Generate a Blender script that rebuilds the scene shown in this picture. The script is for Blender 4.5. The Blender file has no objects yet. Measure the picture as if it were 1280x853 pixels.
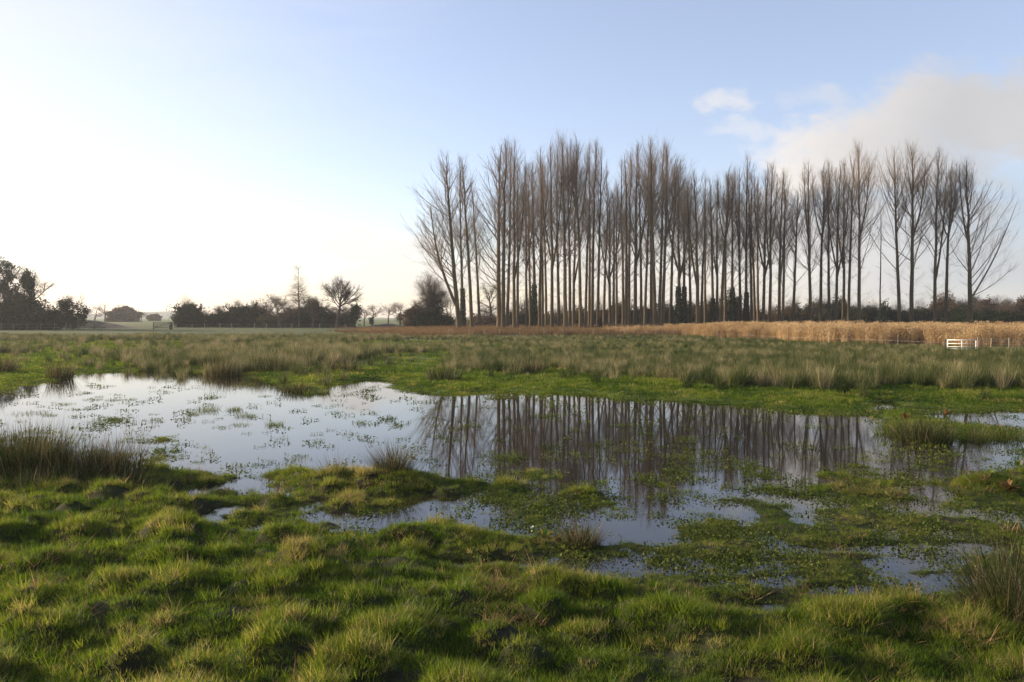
import bpy, math, random
import numpy as np
from mathutils import Vector

R = math.radians
rng = np.random.default_rng(7)
SC = bpy.context.scene
COL = SC.collection

# ------------------------------------------------------------------ camera
H_EYE, F_PX, HOR = 2.6, 995.0, 398.0
PITCH = math.atan((426.5 - HOR) / F_PX)
SUN_AZ, SUN_EL = R(-73), R(15.5)

def gx(px, d):                       # lateral position of an image column at depth d
    return (px - 640.0) / F_PX * d
def gd(py, z=0.0):                   # depth at which flat ground shows at image row py
    return (H_EYE - z) * F_PX / (py - HOR)
def zrow(py, d):                     # height seen at row py, depth d
    return H_EYE + d * (HOR - py) / F_PX

# ------------------------------------------------------------------ helpers
def tag(o, label=None, cat=None, group=None, kind=None):
    if label: o['label'] = label
    if cat: o['category'] = cat
    if group: o['group'] = group
    if kind: o['kind'] = kind
    return o

def thing(name, label, cat, loc=(0, 0, 0), rz=0.0, group=None):
    o = bpy.data.objects.new(name, None)
    o.empty_display_size = 0.3
    COL.objects.link(o)
    o.location = loc
    o.rotation_euler = (0, 0, rz)
    return tag(o, label, cat, group)

def make_mesh(name, V, Q=None, T=None, smooth=False, attrs=None):
    V = np.asarray(V, np.float32).reshape(-1, 3)
    me = bpy.data.meshes.new(name)
    Q = np.zeros((0, 4), np.int32) if Q is None else np.asarray(Q, np.int32).reshape(-1, 4)
    T = np.zeros((0, 3), np.int32) if T is None else np.asarray(T, np.int32).reshape(-1, 3)
    nl = Q.size + T.size
    me.vertices.add(len(V)); me.vertices.foreach_set('co', V.ravel())
    if nl:
        me.loops.add(nl)
        me.loops.foreach_set('vertex_index', np.concatenate([Q.ravel(), T.ravel()]).astype(np.int32))
        me.polygons.add(len(Q) + len(T))
        ls = np.concatenate([np.arange(len(Q)) * 4, Q.size + np.arange(len(T)) * 3]).astype(np.int32)
        me.polygons.foreach_set('loop_start', ls)
        if smooth:
            me.polygons.foreach_set('use_smooth', np.ones(len(Q) + len(T), bool))
    for k, (ty, arr) in (attrs or {}).items():
        a = me.attributes.new(k, ty, 'POINT')
        a.data.foreach_set('vector' if ty == 'FLOAT_VECTOR' else 'value', np.ascontiguousarray(arr).ravel())
    me.update(calc_edges=True)
    return me

def obj(name, me, mat=None, parent=None, link=True):
    o = bpy.data.objects.new(name, me)
    if mat is not None and not me.materials:
        me.materials.append(mat)
    if parent is not None: o.parent = parent
    if link: COL.objects.link(o)
    return o

class Geo:                            # collects arrays into one mesh
    def __init__(s): s.v, s.q, s.t, s.n = [], [], [], 0
    def add(s, V, Q=None, T=None):
        V = np.asarray(V, float).reshape(-1, 3)
        if Q is not None and len(Q): s.q.append(np.asarray(Q).reshape(-1, 4) + s.n)
        if T is not None and len(T): s.t.append(np.asarray(T).reshape(-1, 3) + s.n)
        s.v.append(V); s.n += len(V)
        return s
    def mesh(s, name, smooth=False):
        return make_mesh(name, np.concatenate(s.v), np.concatenate(s.q) if s.q else None,
                         np.concatenate(s.t) if s.t else None, smooth)

def tubes(pts, rad, k, cap=False):    # pts (N,P,3) rad (N,P) -> verts, quads
    pts = np.asarray(pts, float); N, P, _ = pts.shape
    tan = np.gradient(pts, axis=1)
    tan /= np.linalg.norm(tan, axis=2, keepdims=True) + 1e-9
    mean = tan.mean(1)
    ref = np.where(np.abs(mean[:, 2:3]) > 0.8, np.array([[1., 0, 0]]), np.array([[0, 0, 1.]]))[:, None, :]
    a = np.cross(tan, np.broadcast_to(ref, tan.shape)); a /= np.linalg.norm(a, axis=2, keepdims=True) + 1e-9
    b = np.cross(tan, a)
    ang = np.arange(k) * 2 * math.pi / k
    V = pts[:, :, None, :] + rad[:, :, None, None] * (np.cos(ang)[:, None] * a[:, :, None, :] + np.sin(ang)[:, None] * b[:, :, None, :])
    base = (np.arange(N) * P * k)[:, None, None] + (np.arange(P - 1) * k)[None, :, None] + np.arange(k)[None, None, :]
    nxt = (np.arange(N) * P * k)[:, None, None] + (np.arange(P - 1) * k)[None, :, None] + ((np.arange(k) + 1) % k)[None, None, :]
    Q = np.stack([base, nxt, nxt + k, base + k], -1).reshape(-1, 4)
    return V.reshape(-1, 3), Q

BOXQ = np.array([[0, 1, 3, 2], [4, 6, 7, 5], [0, 4, 5, 1], [2, 3, 7, 6], [0, 2, 6, 4], [1, 5, 7, 3]])
def beam(a, b, w, h):                 # square bar from a to b
    a, b = np.array(a, float), np.array(b, float)
    t = (b - a) / np.linalg.norm(b - a)
    ref = np.array([0, 0, 1.]) if abs(t[2]) < 0.8 else np.array([0, 1., 0])
    s = np.cross(t, ref); s /= np.linalg.norm(s); u = np.cross(s, t)
    return np.array([p + i * s * w / 2 + j * u * h / 2 for p in (a, b) for i in (-1, 1) for j in (-1, 1)]), BOXQ

# noise -------------------------------------------------------------
def _hash(ix, iy, s):
    h = (ix.astype(np.int64) * 374761393 + iy.astype(np.int64) * 668265263 + s * 1442695041) & 0xFFFFFFFF
    h = ((h ^ (h >> 13)) * 1274126177) & 0xFFFFFFFF
    h = ((h ^ (h >> 16)) * 2246822519) & 0xFFFFFFFF
    return ((h ^ (h >> 15)) & 0xFFFFFF) / float(0xFFFFFF)
def vnoise(x, y, s=0):
    x, y = np.asarray(x, float), np.asarray(y, float)
    ix, iy = np.floor(x), np.floor(y); fx, fy = x - ix, y - iy
    fx = fx * fx * fx * (fx * (fx * 6 - 15) + 10); fy = fy * fy * fy * (fy * (fy * 6 - 15) + 10)
    a, b = _hash(ix, iy, s), _hash(ix + 1, iy, s)
    c, d = _hash(ix, iy + 1, s), _hash(ix + 1, iy + 1, s)
    return (a + (b - a) * fx + (c - a) * fy + (a - b - c + d) * fx * fy) * 2 - 1
def fbm(x, y, s=0, o=4):
    v, a, t = 0, 1.0, 0
    for i in range(o):
        v = v + a * vnoise(x * 2 ** i + 17.3 * i, y * 2 ** i - 9.1 * i, s + i); t += a; a *= 0.5
    return v / t
def bumps(x, y, cell, rmin, rmax, s):  # irregular hummocks, 0..1
    x, y = np.asarray(x, float), np.asarray(y, float)
    ix, iy = np.floor(x / cell), np.floor(y / cell); out = np.zeros_like(x)
    for dx in (-1, 0, 1):
        for dy in (-1, 0, 1):
            jx, jy = ix + dx, iy + dy
            cx, cy = (jx + _hash(jx, jy, s)) * cell, (jy + _hash(jx, jy, s + 1)) * cell
            r = rmin + (rmax - rmin) * _hash(jx, jy, s + 2)
            hgt = 0.25 + 0.75 * _hash(jx, jy, s + 3)
            d2 = ((x - cx) ** 2 + (y - cy) ** 2 * 1.3) / (r * r)
            out = np.maximum(out, hgt * np.exp(-d2 * d2 * 0.9 - d2 * 0.4))
    return out

# ------------------------------------------------------------------ terrain
FAR_X = [-400, 0, 60, 100, 200, 260, 320, 345, 380, 420, 470, 500, 540, 640, 760, 860, 960, 1030, 1080, 1100, 1130, 1200, 1280, 1700]
FAR_Y = [500, 486, 476, 465, 461, 464, 470, 478, 485, 481, 476, 486, 491, 490, 493, 499, 507, 513, 512, 505, 508, 512, 513, 520]
NEAR_X = [-400, 0, 120, 200, 260, 330, 400, 460, 540, 640, 740, 800, 860, 930, 1000, 1060, 1150, 1280, 1700]
NEAR_Y = [575, 588, 597, 612, 645, 664, 676, 688, 700, 708, 706, 700, 690, 680, 666, 654, 646, 634, 615]
# (px, py, half width px, half depth px, height) islands, spits and pools in the flood
FEATURES = [
    (480, 607, 120, 13, .17), (400, 606, 50, 12, .08), (560, 612, 70, 12, .08), (640, 622, 70, 10, .10),
    (660, 688, 150, 14, .17), (560, 676, 60, 12, .12), (770, 690, 60, 13, .10), (660, 660, 40, 8, .06),
    (230, 600, 60, 10, .12), (275, 618, 26, 9, .09), (330, 632, 40, 9, .10), (330, 655, 45, 12, .08), (200, 610, 40, 10, .10),
    (700, 640, 120, 12, .05), (735, 620, 40, 7, .11), (800, 645, 60, 9, .05), (870, 665, 60, 7, .09), (1000, 662, 60, 6, .09),
    (1150, 536, 55, 12, .20), (1180, 552, 30, 8, .12), (1120, 520, 40, 9, .14), (1250, 543, 35, 8, .16), (1220, 540, 15, 6, .12), (1255, 616, 45, 14, .20),
    (372, 487, 34, 6, .12), (300, 462, 40, 6, .10), (1020, 645, 40, 6, .07), (960, 690, 70, 8, .10), (1140, 648, 80, 8, .08),
    (600, 508, 10, 2, .0),
    # pools (negative)
    (345, 666, 60, 8, -.34), (300, 640, 34, 7, -.3), (415, 650, 50, 8, -.3), (525, 692, 34, 6, -.3), (190, 668, 16, 4, -.3), (445, 676, 40, 5, -.3), (250, 652, 30, 9, -.34), (225, 662, 14, 5, -.3), (610, 707, 55, 7, -.40), (480, 655, 60, 14, -.16),
    (820, 757, 32, 7, -.42), (950, 770, 55, 12, -.46), (1150, 705, 60, 10, -.34), (1185, 735, 50, 12, -.36), (1120, 690, 60, 6, -.26),
    (1060, 745, 45, 7, -.34), (1010, 790, 45, 6, -.36), (480, 478, 26, 3, -.16), (1100, 505, 22, 4, -.16), (1245, 522, 40, 5, -.16), (960, 732, 40, 7, -.32), (1010, 690, 60, 7, -.2), (1240, 690, 50, 8, -.3), (900, 735, 30, 5, -.26),
]
RISE_D = [0, 60, 110, 140, 200, 400, 1000, 4500]
RISE_Z = [0.10, 0.12, 0.30, 0.42, 0.60, 0.95, 1.5, 3.0]

def marsh(px, py):
    return np.clip((px - 520) / 160, 0, 1) * np.clip((py - 600) / 40, 0, 1) * np.clip((np.interp(px, [640, 900, 1280], [735, 800, 805]) - py) / 45, 0, 1)
def terrain(x, y):
    x, y = np.asarray(x, float), np.asarray(y, float)
    Y = np.maximum(y, 1.2)
    px = 640 + F_PX * np.clip(x / Y, -1.2, 1.2)
    py = HOR + F_PX * H_EYE / Y
    yn = gd(np.interp(px, NEAR_X, NEAR_Y)); yf = gd(np.interp(px, FAR_X, FAR_Y))
    wob = fbm(x * .35, y * .35, 3, 3); wobx = 30 * fbm(x * 1.1, y * 1.1, 4, 2)
    nd = yn - Y + wob * .9
    near = np.clip(np.where(nd > 0, nd * np.where(px > 800, .065, .09), nd * .020), -.12, .17)
    near = near + np.where(nd < .6, 1, np.clip(1.6 - nd, 0, 1)) * np.where(near > -.10, 1, 0) * (.075 * fbm(x * .9, y * .75, 14, 2) + .07 * fbm(x * 2.3, y * 2.0, 15, 3) + .008)
    far = np.clip((Y - yf + wob * 1.6 + .8 * fbm(x * 1.1, y * .8, 16, 3)) * .05, -.13, .10)
    base = np.maximum(near, far)
    pool = np.zeros_like(x)
    for fx, fy, w, h, a in FEATURES:
        if a == 0: continue
        d2 = ((px - fx + wobx) / w) ** 2 + ((py - fy) / h) ** 2 * (1 + .5 * wob)
        m = d2 < 6
        if a < -.2: pool = np.maximum(pool, np.where(m, np.exp(-(d2 * .9) ** 2), 0)); continue
        base = base + np.where(m, a * np.exp(-d2 * 1.1), 0)
    nearl = np.clip((22 - Y) / 10, 0, 1)
    base = np.maximum(base, -.22)
    tus = bumps(x, y, .64, .17, .42, 11)
    tus2 = bumps(x + 3.1, y - 1.7, .30, .07, .17, 31)
    wet = marsh(px, py)
    base = np.where(base > 0, base * (1 - .72 * wet), base) - .012 * wet
    landness = np.clip((base + .06) / .16, 0, 1) * (1 - .62 * wet)
    z = base + nearl * landness * (tus * .17 + tus2 * .06 - .035 + .05 * np.clip(fbm(x * .5, y * .5, 12, 2), -1, 1)) + nearl * fbm(x * 1.7, y * 1.7, 5, 3) * .035
    z = z + wet * .055 * fbm(x * 1.3, y * .9, 7, 4)
    z = z + (1 - nearl) * (fbm(x * .8, y * .8, 8, 3) * .025 + .05 * np.clip((base - .02) / .05, 0, 1) * bumps(x, y, 1.3, .3, .7, 51))
    pool = np.clip(pool + .35 * fbm(x * 2.3, y * 2.3, 6, 3) * (pool > .05), 0, 1)
    z = z * (1 - pool) - .05 * pool
    rise = np.interp(Y, RISE_D, RISE_Z)
    far_m = np.clip((Y - 36) / 10, 0, 1)
    z = z * (1 - far_m) + far_m * (np.maximum(z, .08) + rise - .10 + np.clip((Y - 200) / 400, 0, 1) * fbm(x * .006, y * .006, 70, 2) * 1.2)
    return z

def tz(x, y): return float(terrain(np.array([x]), np.array([y]))[0])

# ------------------------------------------------------------------ materials
def nmat(name):
    m = bpy.data.materials.new(name); m.use_nodes = True
    nt = m.node_tree; nt.nodes.clear()
    out = nt.nodes.new('ShaderNodeOutputMaterial')
    return m, nt, out
def N(nt, ty, **kw):
    n = nt.nodes.new(ty)
    for k, v in kw.items():
        if k in n.inputs.keys(): n.inputs[k].default_value = v
        else: setattr(n, k, v)
    return n
def ramp(nt, stops, interp='LINEAR'):
    n = nt.nodes.new('ShaderNodeValToRGB'); cr = n.color_ramp; cr.interpolation = interp
    while len(cr.elements) > 1: cr.elements.remove(cr.elements[-1])
    cr.elements[0].position, cr.elements[0].color = stops[0][0], (*stops[0][1], 1)
    for p, c in stops[1:]:
        e = cr.elements.new(p); e.color = (*c, 1)
    return n

def mat_bark(name, c1, c2, scale=3.0, moss=None):
    m, nt, out = nmat(name)
    b = N(nt, 'ShaderNodeBsdfPrincipled', Roughness=.9); b.inputs['Specular IOR Level'].default_value = .15
    tc = N(nt, 'ShaderNodeTexCoord'); mp = N(nt, 'ShaderNodeMapping'); mp.inputs['Scale'].default_value = (1, 1, .18)
    nz = N(nt, 'ShaderNodeTexNoise', Scale=scale, Detail=6.0, Roughness=.7)
    nt.links.new(tc.outputs['Object'], mp.inputs[0]); nt.links.new(mp.outputs[0], nz.inputs['Vector'])
    rp = ramp(nt, [(.3, c1), (.7, c2)]); nt.links.new(nz.outputs['Fac'], rp.inputs[0])
    col = rp.outputs[0]
    oi = N(nt, 'ShaderNodeObjectInfo')
    hv = N(nt, 'ShaderNodeHueSaturation'); vr = N(nt, 'ShaderNodeMapRange'); vr.inputs['To Min'].default_value = .75; vr.inputs['To Max'].default_value = 1.3
    nt.links.new(oi.outputs['Random'], vr.inputs[0]); nt.links.new(vr.outputs[0], hv.inputs['Value']); nt.links.new(col, hv.inputs['Color'])
    col = hv.outputs[0]
    if moss:
        nz2 = N(nt, 'ShaderNodeTexNoise', Scale=.6, Detail=3.0); nt.links.new(tc.outputs['Object'], nz2.inputs['Vector'])
        r2 = ramp(nt, [(.45, (0, 0, 0)), (.7, (1, 1, 1))]); nt.links.new(nz2.outputs['Fac'], r2.inputs[0])
        mx = N(nt, 'ShaderNodeMix', data_type='RGBA'); nt.links.new(r2.outputs[0], mx.inputs[0]); nt.links.new(col, mx.inputs[6]); mx.inputs[7].default_value = (*moss, 1)
        col = mx.outputs[2]
    nt.links.new(col, b.inputs['Base Color'])
    bp = N(nt, 'ShaderNodeBump', Strength=.5); nt.links.new(nz.outputs['Fac'], bp.inputs['Height']); nt.links.new(bp.outputs[0], b.inputs['Normal'])
    nt.links.new(b.outputs[0], out.inputs[0])
    return m

def mat_leaf(name, stops, transl=.35, gloss=.25, inst=True, attr=None, var=.35):
    """thin leaf or blade: diffuse + translucent + a little gloss; colour picked along stops by a per-instance tint or by random island"""
    m, nt, out = nmat(name)
    if attr:
        src = N(nt, 'ShaderNodeAttribute', attribute_type='INSTANCER', attribute_name=attr).outputs['Fac']
    elif inst:
        src = N(nt, 'ShaderNodeObjectInfo').outputs['Random']
    else:
        vn = N(nt, 'ShaderNodeValue'); vn.outputs[0].default_value = .5; src = vn.outputs[0]
    isl = N(nt, 'ShaderNodeNewGeometry').outputs['Random Per Island']
    ma = N(nt, 'ShaderNodeMath', operation='MULTIPLY_ADD'); ma.inputs[1].default_value = var; nt.links.new(isl, ma.inputs[0])
    mb = N(nt, 'ShaderNodeMath', operation='SUBTRACT'); mb.inputs[1].default_value = var / 2; nt.links.new(src, mb.inputs[0]); nt.links.new(mb.outputs[0], ma.inputs[2])
    rp = ramp(nt, stops); nt.links.new(ma.outputs[0], rp.inputs[0])
    d = N(nt, 'ShaderNodeBsdfDiffuse'); t = N(nt, 'ShaderNodeBsdfTranslucent'); g = N(nt, 'ShaderNodeBsdfGlossy', Roughness=.5)
    nt.links.new(rp.outputs[0], d.inputs[0])
    hs = N(nt, 'ShaderNodeHueSaturation', Saturation=1.08, Value=1.4); nt.links.new(rp.outputs[0], hs.inputs['Color']); nt.links.new(hs.outputs[0], t.inputs[0])
    g.inputs[0].default_value = (.55, .55, .5, 1)
    a = N(nt, 'ShaderNodeMixShader'); a.inputs[0].default_value = transl
    nt.links.new(d.outputs[0], a.inputs[1]); nt.links.new(t.outputs[0], a.inputs[2])
    b = N(nt, 'ShaderNodeMixShader'); lw = N(nt, 'ShaderNodeFresnel', IOR=1.4)
    mg = N(nt, 'ShaderNodeMath', operation='MULTIPLY'); mg.inputs[1].default_value = gloss * .15; nt.links.new(lw.outputs[0], mg.inputs[0]); nt.links.new(mg.outputs[0], b.inputs[0])
    nt.links.new(a.outputs[0], b.inputs[1]); nt.links.new(g.outputs[0], b.inputs[2])
    nt.links.new(b.outputs[0], out.inputs[0])
    return m

def mat_plain(name, c1, c2, rough=.7, scale=8.0, metal=0.0):
    m, nt, out = nmat(name)
    b = N(nt, 'ShaderNodeBsdfPrincipled', Roughness=rough, Metallic=metal)
    tc = N(nt, 'ShaderNodeTexCoord'); nz = N(nt, 'ShaderNodeTexNoise', Scale=scale, Detail=5.0)
    nt.links.new(tc.outputs['Object'], nz.inputs['Vector'])
    rp = ramp(nt, [(.35, c1), (.7, c2)]); nt.links.new(nz.outputs['Fac'], rp.inputs[0]); nt.links.new(rp.outputs[0], b.inputs['Base Color'])
    nt.links.new(b.outputs[0], out.inputs[0])
    return m

M_POPBARK = mat_bark('poplar_bark', (.048, .034, .021), (.155, .106, .060), 5.0, moss=(.065, .060, .024))
M_POPTWIG = mat_bark('poplar_twigs', (.13, .095, .068), (.24, .175, .122), 2.0)
M_OAKBARK = mat_bark('oak_bark', (.05, .04, .03), (.11, .085, .06), 4.0)
M_OAKTWIG = mat_bark('oak_twigs', (.06, .045, .034), (.12, .085, .06), 2.0)
M_BIRCHTWIG = mat_bark('larch_twigs', (.09, .06, .04), (.17, .11, .07), 2.0)
M_IVY = mat_leaf('ivy_leaves', [(0, (.012, .022, .008)), (.5, (.025, .045, .014)), (1, (.045, .06, .02))], .12, .03, inst=False)
M_EVER = mat_leaf('evergreen_leaves', [(0, (.012, .017, .008)), (.5, (.024, .033, .014)), (1, (.045, .05, .022))], .12, .0, inst=False)
M_OLIVE = mat_leaf('olive_leaves', [(0, (.03, .032, .012)), (.5, (.07, .065, .024)), (1, (.13, .105, .04))], .25, .1, inst=False)
M_BROWNL = mat_leaf('brown_leaves', [(0, (.05, .034, .018)), (.5, (.10, .066, .034)), (1, (.16, .11, .055))], .25, .1, inst=False)
M_GRASS = mat_leaf('grass_blades', [(0, (.014, .031, .006)), (.28, (.044, .082, .010)), (.58, (.108, .150, .019)), (.84, (.185, .195, .032)), (1, (.31, .24, .10))], .55, .22, attr='tint', var=.5)
M_RUSH = mat_leaf('rush_stems', [(0, (.018, .032, .009)), (.4, (.048, .068, .019)), (.7, (.12, .12, .042)), (1, (.37, .30, .17))], .25, .25, attr='tint', var=.55)
M_RUSHT = mat_leaf('rush_stems_near', [(0, (.012, .022, .007)), (.5, (.032, .05, .014)), (.85, (.07, .07, .025)), (1, (.20, .15, .08))], .25, .3, inst=False, var=1.0)
M_RUSHDEAD = mat_leaf('dead_rush_stems', [(0, (.05, .032, .016)), (.5, (.12, .08, .042)), (1, (.34, .26, .16))], .3, .2, inst=False, var=1.0)
M_REED = mat_leaf('reed_stems', [(0, (.17, .10, .045)), (.5, (.43, .295, .155)), (1, (.60, .46, .27))], .35, .1, attr='tint', var=.6)
M_DEADG = mat_leaf('dead_grass_stems', [(0, (.085, .055, .028)), (.5, (.18, .11, .055)), (1, (.30, .20, .10))], .3, .1, attr='tint', var=.6)
M_WEED = mat_leaf('pond_weed_leaves', [(0, (.03, .045, .012)), (.5, (.075, .10, .02)), (1, (.14, .15, .045))], .3, .1, attr='tint', var=.6)
M_TUFT = mat_leaf('tuft_blades', [(0, (.025, .05, .010)), (.5, (.07, .115, .018)), (1, (.17, .17, .04))], .4, .3, inst=False, var=1.0)
M_DOCK = mat_leaf('dock_leaves', [(0, (.05, .10, .02)), (.5, (.10, .17, .03)), (.8, (.17, .13, .035)), (1, (.24, .12, .05))], .4, .3, inst=False, var=1.0)
M_DOCKRED = mat_leaf('rusty_leaves', [(0, (.06, .075, .02)), (.5, (.15, .095, .035)), (1, (.34, .15, .06))], .35, .2, inst=False, var=1.0)
M_PALE = mat_leaf('pale_leaves', [(0, (.5, .45, .32)), (1, (.75, .70, .55))], .4, .2, inst=False, var=1.0)
M_WHITE = mat_plain('white_gate_paint', (.72, .72, .70), (.84, .84, .82), .45)
M_POSTW = mat_plain('weathered_post', (.17, .13, .085), (.32, .25, .17), .9, 12)
M_POSTO = mat_plain('orange_post', (.34, .15, .06), (.48, .24, .11), .85, 10)
M_POSTD = mat_plain('dark_post', (.05, .04, .03), (.10, .08, .06), .9, 10)
M_WIRE = mat_plain('fence_wire', (.25, .24, .22), (.38, .36, .33), .5, 30, .6)
M_STUMP = mat_bark('charred_stump', (.008, .007, .006), (.025, .02, .016), 5.0)
M_EARTH = mat_plain('dark_earth', (.03, .024, .016), (.07, .055, .035), 1.0, .8)

# ground
def mat_ground():
    m, nt, out = nmat('meadow_ground')
    b = N(nt, 'ShaderNodeBsdfPrincipled', Roughness=.95); b.inputs['Specular IOR Level'].default_value = .15
    geo = N(nt, 'ShaderNodeNewGeometry')
    n1 = N(nt, 'ShaderNodeTexNoise', Scale=2.2, Detail=8.0, Roughness=.65); nt.links.new(geo.outputs['Position'], n1.inputs['Vector'])
    near = ramp(nt, [(.3, (.014, .011, .007)), (.5, (.024, .024, .010)), (.7, (.04, .05, .014))]); nt.links.new(n1.outputs['Fac'], near.inputs[0])
    n2 = N(nt, 'ShaderNodeTexNoise', Scale=.35, Detail=9.0, Roughness=.7); nt.links.new(geo.outputs['Position'], n2.inputs['Vector'])
    mid = ramp(nt, [(.3, (.06, .085, .02)), (.5, (.085, .12, .025)), (.62, (.11, .13, .035)), (.75, (.14, .125, .05))]); nt.links.new(n2.outputs['Fac'], mid.inputs[0])
    n3 = N(nt, 'ShaderNodeTexNoise', Scale=.012, Detail=6.0); nt.links.new(geo.outputs['Position'], n3.inputs['Vector'])
    far = ramp(nt, [(.35, (.07, .10, .03)), (.5, (.10, .13, .04)), (.65, (.14, .13, .06))]); nt.links.new(n3.outputs['Fac'], far.inputs[0])
    sp = N(nt, 'ShaderNodeSeparateXYZ'); nt.links.new(geo.outputs['Position'], sp.inputs[0])
    r1 = N(nt, 'ShaderNodeMapRange'); r1.inputs['From Min'].default_value = 14; r1.inputs['From Max'].default_value = 26; nt.links.new(sp.outputs['Y'], r1.inputs[0])
    r2 = N(nt, 'ShaderNodeMapRange'); r2.inputs['From Min'].default_value = 150; r2.inputs['From Max'].default_value = 280; nt.links.new(sp.outputs['Y'], r2.inputs[0])
    m1 = N(nt, 'ShaderNodeMix', data_type='RGBA'); nt.links.new(r1.outputs[0], m1.inputs[0]); nt.links.new(near.outputs[0], m1.inputs[6]); nt.links.new(mid.outputs[0], m1.inputs[7])
    m2 = N(nt, 'ShaderNodeMix', data_type='RGBA'); nt.links.new(r2.outputs[0], m2.inputs[0]); nt.links.new(m1.outputs[2], m2.inputs[6]); nt.links.new(far.outputs[0], m2.inputs[7])
    r3 = N(nt, 'ShaderNodeMapRange'); r3.inputs['From Min'].default_value = 34; r3.inputs['From Max'].default_value = 48; nt.links.new(sp.outputs['Y'], r3.inputs[0])
    olive = ramp(nt, [(.35, (.04, .045, .018)), (.5, (.07, .085, .026)), (.68, (.11, .11, .04))]); nt.links.new(n2.outputs['Fac'], olive.inputs[0])
    m3 = N(nt, 'ShaderNodeMix', data_type='RGBA'); nt.links.new(r3.outputs[0], m3.inputs[0]); nt.links.new(m1.outputs[2], m3.inputs[6]); nt.links.new(olive.outputs[0], m3.inputs[7]); nt.links.new(m3.outputs[2], m2.inputs[6])
    nt.links.new(m2.outputs[2], b.inputs['Base Color'])
    bp = N(nt, 'ShaderNodeBump', Strength=.6, Distance=.05); nt.links.new(n1.outputs['Fac'], bp.inputs['Height']); nt.links.new(bp.outputs[0], b.inputs['Normal'])
    nt.links.new(b.outputs[0], out.inputs[0])
    return m

def mat_water():
    m, nt, out = nmat('flood_water')
    b = N(nt, 'ShaderNodeBsdfPrincipled', Roughness=.014, IOR=1.33)
    b.inputs['Base Color'].default_value = (.016, .012, .008, 1)
    b.inputs['Specular IOR Level'].default_value = .5
    geo = N(nt, 'ShaderNodeNewGeometry')
    mp = N(nt, 'ShaderNodeMapping'); mp.inputs['Scale'].default_value = (1.0, 1.6, 1); nt.links.new(geo.outputs['Position'], mp.inputs[0])
    n1 = N(nt, 'ShaderNodeTexNoise', Scale=3.2, Detail=3.0, Roughness=.5); nt.links.new(mp.outputs[0], n1.inputs['Vector'])
    n2 = N(nt, 'ShaderNodeTexNoise', Scale=18.0, Detail=2.0); nt.links.new(mp.outputs[0], n2.inputs['Vector'])
    n3 = N(nt, 'ShaderNodeTexNoise', Scale=.16, Detail=2.0); nt.links.new(geo.outputs['Position'], n3.inputs['Vector'])
    rr = ramp(nt, [(.40, (.15, .15, .15)), (.62, (1, 1, 1))]); nt.links.new(n3.outputs['Fac'], rr.inputs[0])
    ad = N(nt, 'ShaderNodeMath', operation='MULTIPLY_ADD'); ad.inputs[1].default_value = .18; nt.links.new(n2.outputs['Fac'], ad.inputs[0]); nt.links.new(n1.outputs['Fac'], ad.inputs[2])
    ml = N(nt, 'ShaderNodeMath', operation='MULTIPLY'); nt.links.new(ad.outputs[0], ml.inputs[0]); nt.links.new(rr.outputs[0], ml.inputs[1])
    bp = N(nt, 'ShaderNodeBump', Strength=1.0, Distance=.0007); nt.links.new(ml.outputs[0], bp.inputs['Height']); nt.links.new(bp.outputs[0], b.inputs['Normal'])
    nt.links.new(b.outputs[0], out.inputs[0])
    return m

# ------------------------------------------------------------------ ground sheet and water
def build_ground():
    r = np.concatenate([np.linspace(.4, 4, 14)[:-1], np.geomspace(4, 17, 150)[:-1], np.geomspace(17, 60, 120)[:-1], np.geomspace(60, 2550, 100)])
    a = np.concatenate([np.linspace(-180, -46, 40)[:-1], np.linspace(-46, 46, 640)[:-1], np.linspace(46, 180, 41)[:-1]]) * math.pi / 180
    rr, aa = np.meshgrid(r, a, indexing='ij')
    x, y = rr * np.sin(aa), rr * np.cos(aa)
    z = terrain(x, y)
    nr, na = rr.shape
    i = np.arange(nr - 1)[:, None] * na + np.arange(na)[None, :]
    j = np.arange(nr - 1)[:, None] * na + ((np.arange(na) + 1) % na)[None, :]
    Q = np.stack([i, j, j + na, i + na], -1).reshape(-1, 4)
    V = np.stack([x, y, z], -1).reshape(-1, 3)
    c = len(V); V = np.vstack([V, [0, 0, tz(0, .2)]])
    T = np.stack([np.full(na, c), (np.arange(na) + 1) % na, np.arange(na)], -1)
    o = obj('ground', make_mesh('ground', V, Q[:, ::-1], T[:, ::-1], True), mat_ground())
    tag(o, kind='structure')
    V = [(-14, 3.2, 0), (14, 3.2, 0), (46, 45, 0), (-46, 45, 0)]
    w = obj('water', make_mesh('water', V, [[0, 1, 2, 3]]), mat_water())
    tag(w, kind='structure')
    # far hills
    xs = np.linspace(-2600, 2600, 160)
    g = Geo(); rows = []
    for k, (yy, hh) in enumerate([(1500, 0), (1650, .55), (1850, 1.0), (2100, .7), (2400, 0)]):
        prof = 3 + 15 * np.exp(-((xs + 790) / 110) ** 2) + 10 * np.exp(-((xs + 1000) / 90) ** 2) + 8 * np.exp(-((xs + 1300) / 150) ** 2) + 3 * fbm(xs * .006, xs * 0, 91, 4) + 5 * np.exp(-((xs - 700) / 500) ** 2)
        rows.append(np.stack([xs, np.full_like(xs, yy) + 60 * fbm(xs * .003, xs * 0 + k, 93, 2), 1 + prof * hh - (8 if hh == 0 else 0)], -1))
    V = np.stack(rows); n = len(xs)
    i = np.arange(4)[:, None] * n + np.arange(n - 1)[None, :]
    Q = np.stack([i, i + 1, i + n + 1, i + n], -1).reshape(-1, 4)
    h = obj('hills', make_mesh('hills', V.reshape(-1, 3), Q, None, True), mat_plain('hill_fields', (.05, .06, .03), (.09, .10, .05), 1.0, .01))
    tag(h, kind='structure')
build_ground()

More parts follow.
